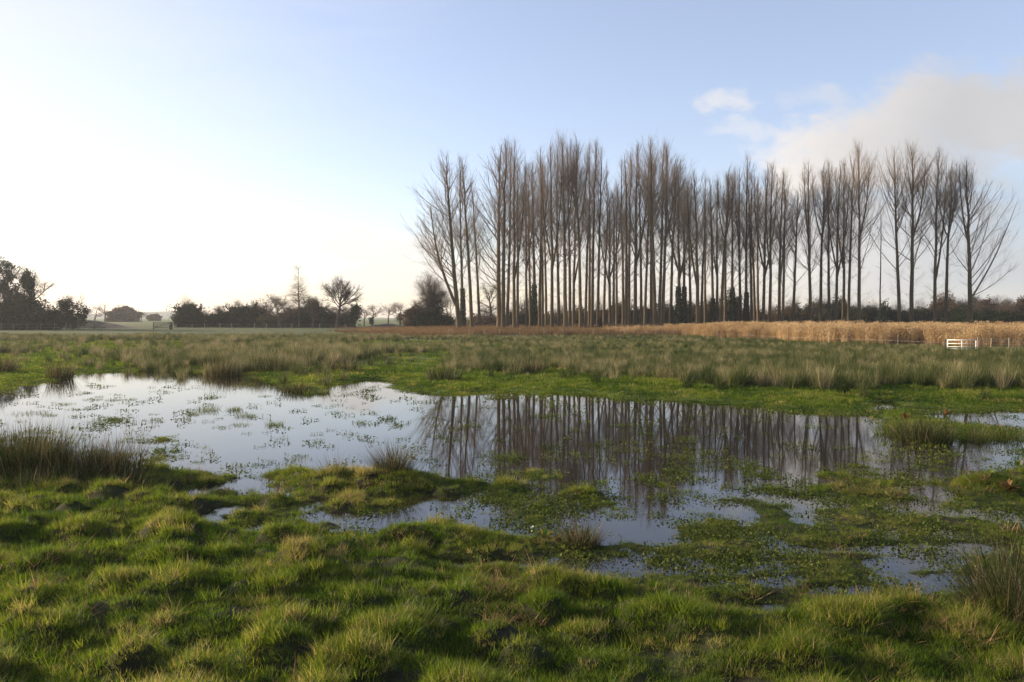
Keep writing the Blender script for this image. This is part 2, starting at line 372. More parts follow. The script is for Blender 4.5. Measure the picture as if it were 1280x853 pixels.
# ------------------------------------------------------------------ blades and tufts
def blades(n, r0, lmin, lmax, w, lean=(.05, .5), curve=(.2, 1.0), segs=3, g=rng, outward=.6, lpow=1.0):
    rad = r0 * np.sqrt(g.random(n)); th = g.random(n) * 2 * math.pi
    root = np.stack([rad * np.cos(th), rad * np.sin(th), np.full(n, -.01)], -1)
    phi = np.where(g.random(n) < outward, th + g.normal(0, .5, n), g.random(n) * 2 * math.pi)
    L = lmin + (lmax - lmin) * g.random(n) ** lpow
    a0 = (lean[0] + (lean[1] - lean[0]) * g.random(n)) * (.4 + .6 * rad / r0); cv = curve[0] + (curve[1] - curve[0]) * g.random(n)
    pts = [root]
    for s in range(segs):
        ang = a0 + cv * (s + .5) / segs
        st = np.stack([np.sin(ang) * np.cos(phi), np.sin(ang) * np.sin(phi), np.cos(ang)], -1)
        pts.append(pts[-1] + st * (L / segs)[:, None])
    P = np.stack(pts, 1)
    tw = phi + math.pi / 2 + g.normal(0, .5, n)
    side = np.stack([np.cos(tw), np.sin(tw), np.zeros(n)], -1)[:, None, :]
    t = np.linspace(0, 1, segs + 1)
    ww = (w * (.7 + .6 * g.random(n)))[:, None] * (1 - t ** 1.6 * .96)[None, :] * .5
    V = np.stack([P - side * ww[..., None], P + side * ww[..., None]], 2)
    k = segs + 1
    b = (np.arange(n) * k * 2)[:, None] + (np.arange(segs) * 2)[None, :]
    Q = np.stack([b, b + 1, b + 3, b + 2], -1).reshape(-1, 4)
    return V.reshape(-1, 3), Q

PROTO = {}
def proto(kind, meshes, mat):
    c = bpy.data.collections.new('proto_' + kind)
    for i, me in enumerate(meshes):
        o = bpy.data.objects.new(f'{kind}_{"abcdefgh"[i]}', me)
        if not me.materials: me.materials.append(mat)
        c.objects.link(o)
    PROTO[kind] = c
    return c

def leafbits(n, r, h, s, g, flat=.5, asp=1.6):   # loose leaf quads inside a low disc
    rad = r * np.sqrt(g.random(n)); th = g.random(n) * 2 * math.pi
    c = np.stack([rad * np.cos(th), rad * np.sin(th), h * g.random(n)], -1)
    return leafquads(c, s, g, flat, asp)
def leafquads(c, s, g, flat=0.0, asp=1.6):
    n = len(c)
    u = g.normal(0, 1, (n, 3)); u[:, 2] *= (1 - flat); u /= np.linalg.norm(u, axis=1, keepdims=True)
    v = np.cross(u, g.normal(0, 1, (n, 3)) * np.array([1 - flat, 1 - flat, 1])); v /= np.linalg.norm(v, axis=1, keepdims=True) + 1e-9
    sz = (s * (.6 + .8 * g.random(n)))[:, None]
    V = np.stack([c - u * sz * asp * .5, c + v * sz * .5, c + u * sz * asp * .5, c - v * sz * .5], 1)
    Q = np.arange(n * 4).reshape(-1, 4)
    return V.reshape(-1, 3), Q

def scatter_group():
    ng = bpy.data.node_groups.new('scatter', 'GeometryNodeTree')
    ng.interface.new_socket('Geometry', in_out='INPUT', socket_type='NodeSocketGeometry')
    ng.interface.new_socket('Collection', in_out='INPUT', socket_type='NodeSocketCollection')
    ng.interface.new_socket('Geometry', in_out='OUTPUT', socket_type='NodeSocketGeometry')
    gi, go = ng.nodes.new('NodeGroupInput'), ng.nodes.new('NodeGroupOutput')
    ci = ng.nodes.new('GeometryNodeCollectionInfo'); ci.inputs['Separate Children'].default_value = True; ci.inputs['Reset Children'].default_value = True
    iop = ng.nodes.new('GeometryNodeInstanceOnPoints'); iop.inputs['Pick Instance'].default_value = True
    def attr(n, t):
        a = ng.nodes.new('GeometryNodeInputNamedAttribute'); a.data_type = t; a.inputs['Name'].default_value = n
        return [s for s in a.outputs if s.enabled and s.name == 'Attribute'][0]
    L = ng.links.new
    L(gi.outputs[0], iop.inputs['Points']); L(gi.outputs[1], ci.inputs['Collection']); L(ci.outputs[0], iop.inputs['Instance'])
    L(attr('pick', 'INT'), iop.inputs['Instance Index']); L(attr('turn', 'FLOAT_VECTOR'), iop.inputs['Rotation']); L(attr('size', 'FLOAT_VECTOR'), iop.inputs['Scale'])
    L(iop.outputs[0], go.inputs[0])
    return ng
SCATTER = scatter_group()

def scatter(name, kind, P, size, tint, tilt=.12, g=rng, zsize=None):
    n = len(P)
    turn = np.stack([g.normal(0, tilt, n), g.normal(0, tilt, n), g.random(n) * 6.283], -1).astype(np.float32)
    size = np.broadcast_to(size, (n,)).astype(np.float32)
    zs = size if zsize is None else zsize.astype(np.float32)
    me = make_mesh(name, P, attrs={
        'pick': ('INT', g.integers(0, len(PROTO[kind].objects), n).astype(np.int32)),
        'turn': ('FLOAT_VECTOR', turn), 'size': ('FLOAT_VECTOR', np.stack([size, size, zs], -1)),
        'tint': ('FLOAT', np.clip(tint, 0, 1).astype(np.float32))})
    o = obj(name, me)
    md = o.modifiers.new('scatter', 'NODES'); md.node_group = SCATTER
    for it in SCATTER.interface.items_tree:
        if it.in_out == 'INPUT' and it.name == 'Collection': md[it.identifier] = PROTO[kind]
    tag(o, kind='stuff')
    return o

def mk(fn, k): return [fn(np.random.default_rng(100 + i)) for i in range(k)]
def m_of(*vq, name='tuft'):
    g = Geo()
    for V, Q in vq: g.add(V, Q)
    return g.mesh(name)
proto('grass_tuft_fine', mk(lambda g: m_of(blades(46, .075, .025, .085, .0042, (.05, .9), (.1, .9), 3, g, .4)), 6), M_GRASS)
proto('grass_tuft_long', mk(lambda g: m_of(blades(64, .09, .06, .155, .0046, (.05, .9), (.2, 1.2), 4, g, .65)), 6), M_GRASS)
proto('grass_patch', mk(lambda g: m_of(blades(70, .26, .04, .12, .013, (.1, .8), (.2, 1.0), 2, g, .3)), 5), M_GRASS)
proto('rush_tuft', mk(lambda g: m_of(blades(120, .22, .5, 1.0, .013, (.05, .45), (.0, .5), 3, g, .7)), 6), M_RUSH)
def reed(g):
    V, Q = blades(40, .4, 1.3, 1.95, .022, (.0, .18), (.0, .2), 3, g, .3)
    tips = V.reshape(40, 4, 2, 3)[:, -1].mean(1)
    pl = np.repeat(tips, 4, 0) + g.normal(0, .045, (160, 3)) + np.array([0, 0, -.05])
    lv = np.stack([g.normal(0, .28, 90), g.normal(0, .28, 90), .3 + 1.2 * g.random(90)], -1)
    return m_of((V, Q), leafquads(pl, .05, g, 0, 2.2), leafquads(lv, .05, g, 0, 5.0))
proto('reed_clump', mk(reed, 5), M_REED)
proto('dead_grass_clump', mk(lambda g: m_of(blades(70, .5, .3, .8, .03, (.05, .6), (.1, .8), 3, g, .4)), 5), M_DEADG)
def weed(g):
    return m_of(leafbits(26, .17, .03, .017, g, .4, 1.7), blades(10, .14, .03, .09, .005, (.1, .8), (.2, 1), 2, g, .3))
proto('weed_sprig', mk(weed, 6), M_WEED)

def jitter(x0, x1, y0, y1, step, g=rng):
    xs, ys = np.arange(x0, x1, step), np.arange(y0, y1, step)
    X, Y = np.meshgrid(xs, ys)
    return (X + (g.random(X.shape) - .5) * step).ravel(), (Y + (g.random(X.shape) - .5) * step).ravel()

PXY = lambda x, y: (640 + F_PX * x / y, HOR + F_PX * H_EYE / y)

def near_grass():
    x, y = jitter(-17, 17, 4.2, 17.5, .055)
    m = np.abs(x) < .85 * y + 2.2; x, y = x[m], y[m]
    m = rng.random(len(x)) < np.clip(1.25 - y / 22, .35, 1); x, y = x[m], y[m]
    z = terrain(x, y)
    edge = z + fbm(x * 3, y * 3, 21, 2) * .03
    dens = np.clip((edge + .05) / .05, 0, 1)
    m = rng.random(len(x)) < dens * np.clip(1.0 + .9 * fbm(x * 4, y * 4, 46, 2) - 2.2 * np.clip(fbm(x * 1.4, y * 1.4, 47, 3) - .30, 0, 1), .10, 1); x, y, z = x[m], y[m], z[m]
    tus = bumps(x, y, .64, .17, .42, 11)
    t = .52 + .26 * fbm(x * .9, y * .9, 41, 3) + .22 * fbm(x * 3.5, y * 3.5, 42, 2) + .24 * (tus - .35) + rng.normal(0, .11, len(x))
    straw = (fbm(x * 1.8 + 9, y * 1.8, 44, 3) > .42) & (rng.random(len(x)) < .28)
    t = np.where(straw | (rng.random(len(x)) < .02), .90 + .1 * rng.random(len(x)), t)
    longm = rng.random(len(x)) < np.clip((tus - .35) * 1.1, .03, .55)
    px, py = PXY(x, y); ms = marsh(px, py)
    longm &= rng.random(len(x)) > .9 * ms
    wet = np.clip((z + .04) / .10, .6, 1) * (1 - .22 * ms)
    P = np.stack([x, y, z], -1); s = (.66 + .5 * rng.random(len(x))) * wet * (1 + .25 * np.clip((y - 8) / 8, 0, 1))
    scatter('grass', 'grass_tuft_fine', P[~longm], s[~longm], t[~longm], .18)
    scatter('tussock_grass', 'grass_tuft_long', P[longm], s[longm], t[longm] + .03, .2)
near_grass()
proto('fallen_blades', mk(lambda g: m_of(blades(26, .12, .07, .20, .0052, (.9, 1.45), (.0, .35), 3, g, .2)), 5), M_DEADG)
def litter():
    x, y = jitter(-11, 11, 4.6, 15, .16)
    m = (np.abs(x) < .74 * y + .3) & (rng.random(len(x)) < np.clip(.02 + 1.0 * fbm(x * 1.3 + 4, y * 1.3, 48, 3), .02, .4)); x, y = x[m], y[m]
    z = terrain(x, y); m = z > .03; x, y, z = x[m], y[m], z[m]
    scatter('withered_grass', 'fallen_blades', np.stack([x, y, z + .02], -1), .6 + .7 * rng.random(len(x)), .55 + .35 * rng.random(len(x)), .2)
litter()

def bank_grass():
    x, y = jitter(-66, 66, 15, 84, .19)
    m = np.abs(x) < .76 * y + 2.5; x, y = x[m], y[m]
    z = terrain(x, y)
    m = (z + fbm(x * 2, y * 2, 22, 2) * .03 > -.025) & (rng.random(len(x)) < np.clip(1.35 - y / 55, .16, 1)); x, y, z = x[m], y[m], z[m]
    px, py = PXY(x, y); m = (y < 40) | ((px < 260) & (y < 80) & (rng.random(len(x)) < .8)) | (rng.random(len(x)) < .25); x, y, z = x[m], y[m], z[m]
    t = .46 + .32 * fbm(x * .5, y * .5, 43, 3) + .25 * fbm(x * 1.6, y * 1.2, 49, 2) + rng.normal(0, .12, len(x)); t = np.where((rng.random(len(x)) < .10) & (fbm(x * .8, y * .6, 50, 2) > .05), .93, t)
    P = np.stack([x, y, z], -1)
    scatter('bank_grass', 'grass_patch', P, (.8 + .6 * rng.random(len(x))) * np.interp(y, [25, 80], [1, 2.2]), t, .15, zsize=(.8 + .6 * rng.random(len(x))) * np.interp(y, [25, 80], [1, 1.3]) * np.clip(z / .08, .5, 1))
bank_grass()

# near edge of the rush bed as image rows, and its density
RUSH_X = [-300, 0, 40, 120, 200, 260, 330, 420, 470, 520, 600, 700, 800, 860, 960, 1060, 1160, 1280, 1600]
RUSH_Y = [462, 462, 452, 455, 458, 462, 468, 470, 462, 466, 465, 464, 468, 474, 482, 486, 488, 492, 500]
def rushes():
    x, y = jitter(-76, 76, 24, 100, .46)
    m = np.abs(x) < .74 * y + 2.5; x, y = x[m], y[m]
    px, py = PXY(x, y)
    edge = np.interp(px, RUSH_X, RUSH_Y) + 4 + 11 * fbm(x * .45, y * .2, 23, 3) + np.where(rng.random(len(x)) < .16, 14 * rng.random(len(x)), 0)
    n = fbm(x * .16, y * .10, 25, 3)
    d = np.clip(.50 + 1.9 * n + .7 * fbm(x * .6, y * .6, 24, 2), .05, 1)
    d = np.where((px < 230) & (py < 443) & (py > 429), d * .10, d); d = np.where((px < 520) & (py <= 429), np.clip(d + .2, 0, 1) * (py > 415), d)         # open green strip at the left
    d = np.where((px < 560) & (py > 450), d * np.clip(.55 + n, .1, 1), d)
    d = np.where((px > 560) & (y > 36), np.clip(d + .32, 0, 1), d)
    m = (py < edge) & (rng.random(len(x)) < d)
    # fence line / reed edge closes the bed on the right
    m &= y < np.interp(px, REED_PX, REED_D) + .5
    m &= ~((px > 1180) & (px < 1232) & (y > 52) & (rng.random(len(x)) < .8))
    x, y = x[m], y[m]; z = terrain(x, y); px, py = PXY(x, y)
    t = .50 + .25 * fbm(x * .3, y * .2, 27, 3) + rng.normal(0, .20, len(x)) + np.where(px < 600, .10, 0)
    t = np.where((rng.random(len(x)) < .22) & (fbm(x * .5 + 3, y * .3, 30, 3) > .12), .78 + .2 * rng.random(len(x)), t)
    s = (.50 + .55 * rng.random(len(x)) ** 1.3) * np.interp(px, [400, 700], [.95, 1.0]) * np.where(px > 500, np.interp(y, [30, 42, 55, 100], [1.0, .78, .56, .50]), np.interp(y, [30, 60, 100], [1.0, .95, .8])) * (1 + .35 * fbm(x * .22, y * .16, 28, 2))
    scatter('rush_bed', 'rush_tuft', np.stack([x, y, z], -1), s, t, .10)
REED_PX = [-400, 200, 560, 700, 850, 900, 1000, 1100, 1200, 1290, 1600]
REED_D = [100, 100, 104, 108, 104, 92, 78, 70, 64, 62, 60]
rushes()

def reeds():
    x, y = jitter(14, 95, 60, 132, .62)
    px, py = PXY(x, y)
    e = np.interp(px, REED_PX, REED_D) + 2 + 4.0 * fbm(x * .25, y * .1, 29, 3)
    m = (y > e) & (y < np.minimum(e + 38, 128)) & (px > 830 + 60 * fbm(y * .15, x * .1, 33, 2) - 130 * (rng.random(len(x)) < .3)) & (px < 1380)
    m &= rng.random(len(x)) < np.where(y > e + 14, .45, .95)
    x, y = x[m], y[m]; z = terrain(x, y); px, _ = PXY(x, y)
    t = .5 + .3 * fbm(x * .12, y * .12, 35, 3) + rng.normal(0, .12, len(x))
    s = (.62 + .42 * rng.random(len(x)) ** 1.6) * np.interp(px, [700, 840, 900, 1000, 1300], [.45, .75, .92, 1.0, 1.0]) * (1 + .14 * fbm(x * .25, y * .25, 36, 3))
    scatter('reed_bed', 'reed_clump', np.stack([x, y, z], -1), s, t, .05)
reeds()

def dead_grass():
    x, y = jitter(-100, 60, 92, 172, .95)
    px, py = PXY(x, y)
    m = (np.abs(x) < .70 * y) & (px < 960) & (px > 430 + 60 * fbm(y * .2, x * .02, 45, 2))
    lim = np.interp(px, [150, 330, 440, 560, 900, 960], [150, 135, 112, 104, 106, 100])
    m &= (y > lim + 4 * fbm(x * .1, y * .1, 37, 2)) & (rng.random(len(x)) < np.clip(.75 + .6 * fbm(x * .08, y * .08, 39, 2), .2, 1))
    x, y = x[m], y[m]; z = terrain(x, y); px, _ = PXY(x, y)
    t = .42 + .3 * fbm(x * .09, y * .09, 38, 3) + rng.normal(0, .13, len(x)) + np.where(px < 430, -.1, 0)
    s = (.75 + .5 * rng.random(len(x))) * np.interp(px, [380, 480, 560, 800], [.35, .7, 1.1, 1.3])
    scatter('dead_grass', 'dead_grass_clump', np.stack([x, y, z], -1), s, t, .10)
dead_grass()

def weeds():
    x, y = jitter(-22, 22, 6, 33, .10)
    m = np.abs(x) < .75 * y + 2; x, y = x[m], y[m]
    z = terrain(x, y); px, py = PXY(x, y)
    big = fbm(x * .55, y * .38, 61, 3); fine = fbm(x * 2.2, y * 1.5, 63, 3)
    shore = np.exp(-np.abs(z + .02) / .035)
    mid = np.exp(-((px - 800) / 260) ** 2) * np.exp(-((py - 640) / 55) ** 2)
    mid2 = np.exp(-((px - 1050) / 220) ** 2) * np.exp(-((py - 640) / 40) ** 2)
    left = np.exp(-((px - 130) / 200) ** 2) * np.exp(-((py - 515) / 35) ** 2)
    pat = np.clip((big + .75 * fine - .12) * 3.5, 0, 1)
    d = .40 * shore * (fine > .0) * np.where(px < 420, .35, 1) * np.clip((30 - y) / 12, .2, 1) + (mid * .55 + mid2 * .45) * pat
    d = d + left * np.where(fbm(x * 1.1, y * .5, 62, 3) > .46, .13, .006) + np.where(big + fine * .9 > .74, .22, 0) * (px > 450) + .003
    m = (z < .02) & (rng.random(len(x)) < d * np.clip(1.3 - y / 40, .4, 1)); x, y, z = x[m], y[m], z[m]
    t = .5 + .35 * fbm(x * .8, y * .8, 65, 2) + rng.normal(0, .15, len(x))
    P = np.stack([x, y, np.maximum(z, .002)], -1)
    scatter('pond_weed', 'weed_sprig', P, (.6 + .8 * rng.random(len(x))) * (1 + .5 * np.clip((y - 10) / 15, 0, 1)), t, .1)
    x, y = jitter(-12, 12, 5.5, 16, .13)
    m = np.abs(x) < .72 * y; x, y = x[m], y[m]
    z = terrain(x, y); px, py = PXY(x, y)
    m = (z > -.02) & (z < .07) & (rng.random(len(x)) < .25 + .6 * marsh(px, py)) & (fbm(x * 2, y * 2, 68, 2) > -.1); x, y, z = x[m], y[m], z[m]
    scatter('marsh_weed', 'weed_sprig', np.stack([x, y, z + .015], -1), .6 + .6 * rng.random(len(x)), .45 + .3 * fbm(x, y, 66, 2) + rng.normal(0, .2, len(x)), .25)
    # emergent grass standing in the shallows
    x, y = jitter(-18, 18, 6, 30, .11)
    m = np.abs(x) < .72 * y; x, y = x[m], y[m]
    z = terrain(x, y); px, py = PXY(x, y)
    big = fbm(x * .75 + 5, y * .5, 67, 3); fine = fbm(x * 2.0, y * 1.2, 69, 2)
    cen = np.exp(-((px - 850) / 330) ** 2) * np.exp(-((py - 600) / 75) ** 2)
    m = (z < .01) & (z > -.2) & (rng.random(len(x)) < np.clip((big + .7 * fine - .42 + .34 * cen + 1.5 * np.clip(z + .06, -.05, .06)) * 2.6, 0, .8)) & (px > 430) & (py > 545 - 55 * (fine > .45)); x, y = x[m], y[m]
    t = .62 + .2 * fbm(x, y, 71, 2) + rng.normal(0, .1, len(x))
    scatter('emergent_grass', 'grass_tuft_fine', np.stack([x, y, np.full(len(x), -.03)], -1), .55 + .4 * rng.random(len(x)), t, .2)
weeds()

# ------------------------------------------------------------------ trees
def sample(pts, rad, idx, s):
    P = pts.shape[1]; f = s * (P - 1); i = np.minimum(f.astype(int), P - 2); w = (f - i)[:, None]
    a, b = pts[idx, i], pts[idx, i + 1]
    t = b - a; t /= np.linalg.norm(t, axis=1, keepdims=True) + 1e-9
    r = rad[idx, i] * (1 - w[:, 0]) + rad[idx, i + 1] * w[:, 0]
    return a * (1 - w) + b * w, t, r
def grow(g, pts, rad, n, s0, s1, ang, length, rratio, rmax, tip, P=6, up=.15, wob=.08, spow=1.0, droop=0.0, azim=None):
    """children of every parent branch; ang, length: functions of (s, parent length)"""
    Np = len(pts)
    plen = np.linalg.norm(np.diff(pts, axis=1), axis=2).sum(1)
    cnt = np.maximum(1, np.round(n * np.clip(plen / plen.mean(), .35, 2.2))).astype(int) if Np > 1 else np.array([n])
    idx = np.repeat(np.arange(Np), cnt); M = len(idx)
    s = s0 + (s1 - s0) * g.random(M) ** spow
    o, t, r = sample(pts, rad, idx, s)
    q = g.normal(0, 1, (M, 3))
    if azim is not None: q = q + azim
    q -= (q * t).sum(1, keepdims=True) * t; q /= np.linalg.norm(q, axis=1, keepdims=True) + 1e-9
    a = ang(s, M, g)[:, None]
    d = t * np.cos(a) + q * np.sin(a)
    L = length(s, plen[idx], M, g)
    out = [o]
    for k in range(P - 1):
        out.append(out[-1] + d * (L / (P - 1))[:, None])
        d = d + g.normal(0, wob, (M, 3)); d[:, 2] += up - droop * (k / P); d /= np.linalg.norm(d, axis=1, keepdims=True)
    r0 = np.minimum(r * rratio, rmax) * (.75 + .5 * g.random(M))
    rr = r0[:, None] * (1 - np.linspace(0, 1, P)[None, :] * (1 - tip))
    return np.stack(out, 1), rr

def poplar_meshes(seed, Ht=30., r0=.42, cb=.24, fork=(), spread=1.0, n1=46, low=None, nstem=0, dense=1.0):
    g = np.random.default_rng(seed)
    P = 16; t = np.linspace(0, 1, P)
    stems, rads = [], []
    wob = np.cumsum(g.normal(0, .13, (P, 2)), 0); wob -= wob[0]
    stems.append(np.stack([wob[:, 0] * t, wob[:, 1] * t, t * Ht * .97], -1)); rads.append(r0 * (1 - t) ** .75 * .93 + .025 + .14 * r0 * np.exp(-t * 30))
    for (hf, dx, dy, frac) in fork:                                  # co-dominant stems
        zs = hf * Ht + (frac * Ht - hf * Ht) * t; s = 1 - (1 - t) ** 2.2
        st = np.stack([dx * s + g.normal(0, .05, P).cumsum() * .4, dy * s, zs], -1); st[0] = [0, 0, hf * Ht]
        i = int(hf * (P - 1)); st[0] = stems[0][i]; st[0][2] = hf * Ht
        stems.append(st); rads.append(r0 * (1 - hf) * .72 * (1 - t) ** .8 + .02)
    pts, rad = np.stack(stems), np.stack(rads)
    tr = Geo()
    for p, r in zip(pts, rad):
        V, Q = tubes(p[None], r[None], 9); tr.add(V, Q)
    cr = Geo()
    ang1 = lambda s, M, g: R(1) * (50 - 24 * s + g.normal(0, 9, M))
    len1 = lambda s, pl, M, g: Ht * (.035 + .44 * np.clip(1.0 - s, 0, 1) ** 1.05 * np.clip((s - cb) / .12 + .5, .5, 1)) * (.6 + .75 * g.random(M)) * spread * 1.12 * np.clip(pl / Ht, .5, 1)
    b1, r1 = grow(g, pts, rad, n1, cb, .985, ang1, len1, .40, .070, .18, 9, .095, .095, .68)
    if low is not None:                                              # long low limbs thrown to one side
        for (s_, dirv, L_, r_) in low:
            o, tt, rr = sample(pts[:1], rad[:1], np.array([0]), np.array([s_]))
            d = np.array(dirv, float); d /= np.linalg.norm(d); p = [o[0]]
            for k in range(8):
                p.append(p[-1] + d * L_ / 8); d = d + np.array([0, 0, .09]) + g.normal(0, .03, 3); d /= np.linalg.norm(d)
            b1 = np.concatenate([b1, np.array(p)[None]]); r1 = np.concatenate([r1, (r_ * (1 - np.linspace(0, 1, 9)) ** .8 + .015)[None]])
    cr.add(*tubes(b1, r1, 5))
    len2 = lambda s, pl, M, g: (.32 * pl * (1.15 - s) + .7) * (.6 + .7 * g.random(M))
    b2, r2 = grow(g, b1, r1, int(8 * dense), .12, .98, lambda s, M, g: R(1) * (32 + g.normal(0, 9, M)), len2, .55, .017, .35, 5, .19, .13)
    cr.add(*tubes(b2, r2, 3))
    len3 = lambda s, pl, M, g: (.35 * pl + .45) * (.5 + .8 * g.random(M))
    b3, r3 = grow(g, b2, r2, int(5 * dense), .1, 1.0, lambda s, M, g: R(1) * (30 + g.normal(0, 10, M)), len3, .65, .0058, .55, 3, .26, .16)
    cr.add(*tubes(b3, r3, 3))
    # epicormic twigs up the bare part of the bole
    b4, r4 = grow(g, pts[:1], rad[:1], 40, .10, cb + .12, lambda s, M, g: R(1) * (62 + g.normal(0, 14, M)), lambda s, pl, M, g: .6 + 3.0 * g.random(M) ** 2, .15, .022, .3, 5, .12, .1)
    cr.add(*tubes(b4, r4, 3))
    b5, r5 = grow(g, b4, r4, 5, .2, 1, lambda s, M, g: R(1) * (38 + g.normal(0, 12, M)), lambda s, pl, M, g: .3 * pl + .3 * g.random(M), .65, .007, .5, 3, .15, .1)
    cr.add(*tubes(b5, r5, 3))
    return tr.mesh('trunk', True), cr.mesh('crown')

def oak_meshes(seed, Ht, width, trunk=.28, r0=.4, lv=(9, 7, 7, 5), twig=.012, rise=.10, ang=(62, 40), n_stem=1, wobble=.16):
    g = np.random.default_rng(seed)
    P = 8; t = np.linspace(0, 1, P); st, rd = [], []
    for k in range(n_stem):
        az = g.random() * 6.28; off = 0 if n_stem == 1 else .05 * Ht
        lean = g.normal(0, .03, 2) * Ht if n_stem == 1 else np.array([math.cos(az), math.sin(az)]) * Ht * .13 * g.random()
        st.append(np.stack([off * math.cos(az) * .5 + lean[0] * t + g.normal(0, .01 * Ht, P) * t, off * math.sin(az) * .5 + lean[1] * t + g.normal(0, .01 * Ht, P) * t, t * Ht * (.72 if n_stem == 1 else .8 * (.7 + .4 * g.random()))], -1))
        rd.append(r0 / math.sqrt(n_stem) * (1 - t * .85) + .12 * r0 * np.exp(-t * 14))
    pts, rad = np.stack(st), np.stack(rd)
    tr = Geo().add(*tubes(pts, rad, 8)); cr = Geo()
    s0 = trunk / .72
    len1 = lambda s, pl, M, g: np.hypot(width * .5 * np.sin(np.clip((s - s0) / (1 - s0) * 2.2 + .55, 0, 3.0)), Ht * .16) * (.75 + .4 * g.random(M))
    b1, r1 = grow(g, pts, rad, lv[0], s0, 1, lambda s, M, g: R(1) * (ang[0] - (ang[0] - ang[1] * .5) * np.clip((s - s0) / (1 - s0), 0, 1) + g.normal(0, 9, M)), len1, .62, r0 * .5, .25, 8, rise, wobble * .6)
    cr.add(*tubes(b1, r1, 5))
    b2, r2 = grow(g, b1, r1, lv[1], .2, 1, lambda s, M, g: R(1) * (ang[1] + g.normal(0, 12, M)), lambda s, pl, M, g: (.42 * pl * (1.2 - s) + .03 * Ht) * (.6 + .7 * g.random(M)), .65, .07, .3, 6, .07, wobble)
    cr.add(*tubes(b2, r2, 4))
    b3, r3 = grow(g, b2, r2, lv[2], .15, 1, lambda s, M, g: R(1) * (42 + g.normal(0, 14, M)), lambda s, pl, M, g: (.4 * pl + .02 * Ht) * (.5 + .7 * g.random(M)), .65, .03, .4, 4, .07, wobble)
    cr.add(*tubes(b3, r3, 3))
    if lv[3]:
        b4, r4 = grow(g, b3, r3, lv[3], .15, 1, lambda s, M, g: R(1) * (40 + g.normal(0, 14, M)), lambda s, pl, M, g: (.45 * pl + .008 * Ht) * (.5 + .8 * g.random(M)), .7, twig, .6, 3, .06, wobble)
        cr.add(*tubes(b4, r4, 3))
    return tr.mesh('trunk', True), cr.mesh('crown')

def blob_leaves(seed, blobs, dens, size, rough=.5):    # blobs: (x,y,z,rx,ry,rz)
    g = np.random.default_rng(seed); C = []
    for (x, y, z, rx, ry, rz) in blobs:
        n = int(dens * (rx * ry * rz) ** (2 / 3))
        d = g.normal(0, 1, (n, 3)); d /= np.linalg.norm(d, axis=1, keepdims=True)
        rr = (.40 + .68 * g.random(n) ** .8) * (1 + rough * 1.5 * fbm(d[:, 0] * 2.2 + x, d[:, 2] * 2.2 + d[:, 1] * 1.7 + z, seed, 3))
        c = d * rr[:, None] * np.array([rx, ry, rz]) + np.array([x, y, z])
        keep = fbm(c[:, 0] * 1.1 + c[:, 1] * .6, c[:, 2] * 1.1 + c[:, 1] * .4, seed + 5, 3) > -.10 - .5 * g.random(len(c)) * (rr < .8)
        C.append(c[keep & (c[:, 2] > .02)])
    C = np.concatenate(C)
    g2 = Geo(); g2.add(*leafquads(C, size, g, 0, 1.3))
    return g2.mesh('foliage')

def place(root, px, d, dz=0.0):
    x = gx(px, d); root.location = (x, d, tz(x, d) - .12 + dz); return root

# ---- the poplar grove: (px, base depth, stem width px, top row, lean px, shape, look)
POP_VARS = {
    'S1': dict(seed=1), 'S2': dict(seed=2, cb=0.30, n1=40, spread=1.1), 'S3': dict(seed=3, cb=0.18, n1=52), 'S4': dict(seed=4, cb=0.32, n1=42, spread=.85), 'S5': dict(seed=5, cb=0.22, spread=.75, n1=34),
    'F1': dict(seed=11, fork=[(.42, 2.0, .6, .95)], cb=0.28, n1=38), 'F2': dict(seed=12, fork=[(.34, -2.3, -.5, .93)], cb=0.26, n1=38), 'F3': dict(seed=13, fork=[(.5, 1.7, -.8, .96), (.55, -1.8, .7, .92)], cb=0.32, n1=30),
    'M1': dict(seed=21, fork=[(.30, -2.8, .8, .93), (.36, 2.6, -.6, .95)], cb=0.32, n1=28), 'M2': dict(seed=22, fork=[(.26, 2.6, .6, .9)], cb=0.22, n1=40, spread=1.15),
    'B1': dict(seed=31, spread=1.3, cb=0.26, n1=50), 'B2': dict(seed=32, spread=1.25, cb=0.30, n1=46, fork=[(.48, -2.0, .4, .9)]),
    'LE': dict(seed=41, spread=1.2, cb=0.18, n1=46, fork=[(.13, -3.2, .3, .70)], low=[(.24, (-1, .1, .8), 9, .07), (.30, (-1, -.2, .9), 10, .08), (.36, (-1, .2, 1), 10, .08), (.42, (-1, .1, 1.1), 9, .07), (.33, (-1, .3, .75), 9, .06)]),
    'CE': dict(seed=42, cb=0.18, n1=54, spread=1.0, low=[(.30, (-1, .1, 1.0), 9, .08), (.26, (-1, -.3, .6), 8, .07), (.34, (-1, .3, 1.2), 9, .08), (.22, (-1, .0, .5), 6, .05)]),
    'RE': dict(seed=43, spread=1.15, cb=0.30, n1=40, fork=[(.45, -1.6, .3, .95)], low=[(.18, (.62, 0, 1), 18.5, .16), (.25, (.9, .25, .9), 12, .08), (.20, (1, -.1, .45), 9, .06), (.33, (.5, .1, 1), 12, .09), (.30, (.7, -.5, 1), 11, .07), (.42, (.5, .3, 1), 9, .07)]),
}
POP_MESH = {}
def pop_mesh(v):
    if v not in POP_MESH: POP_MESH[v] = poplar_meshes(**POP_VARS[v])
    return POP_MESH[v]

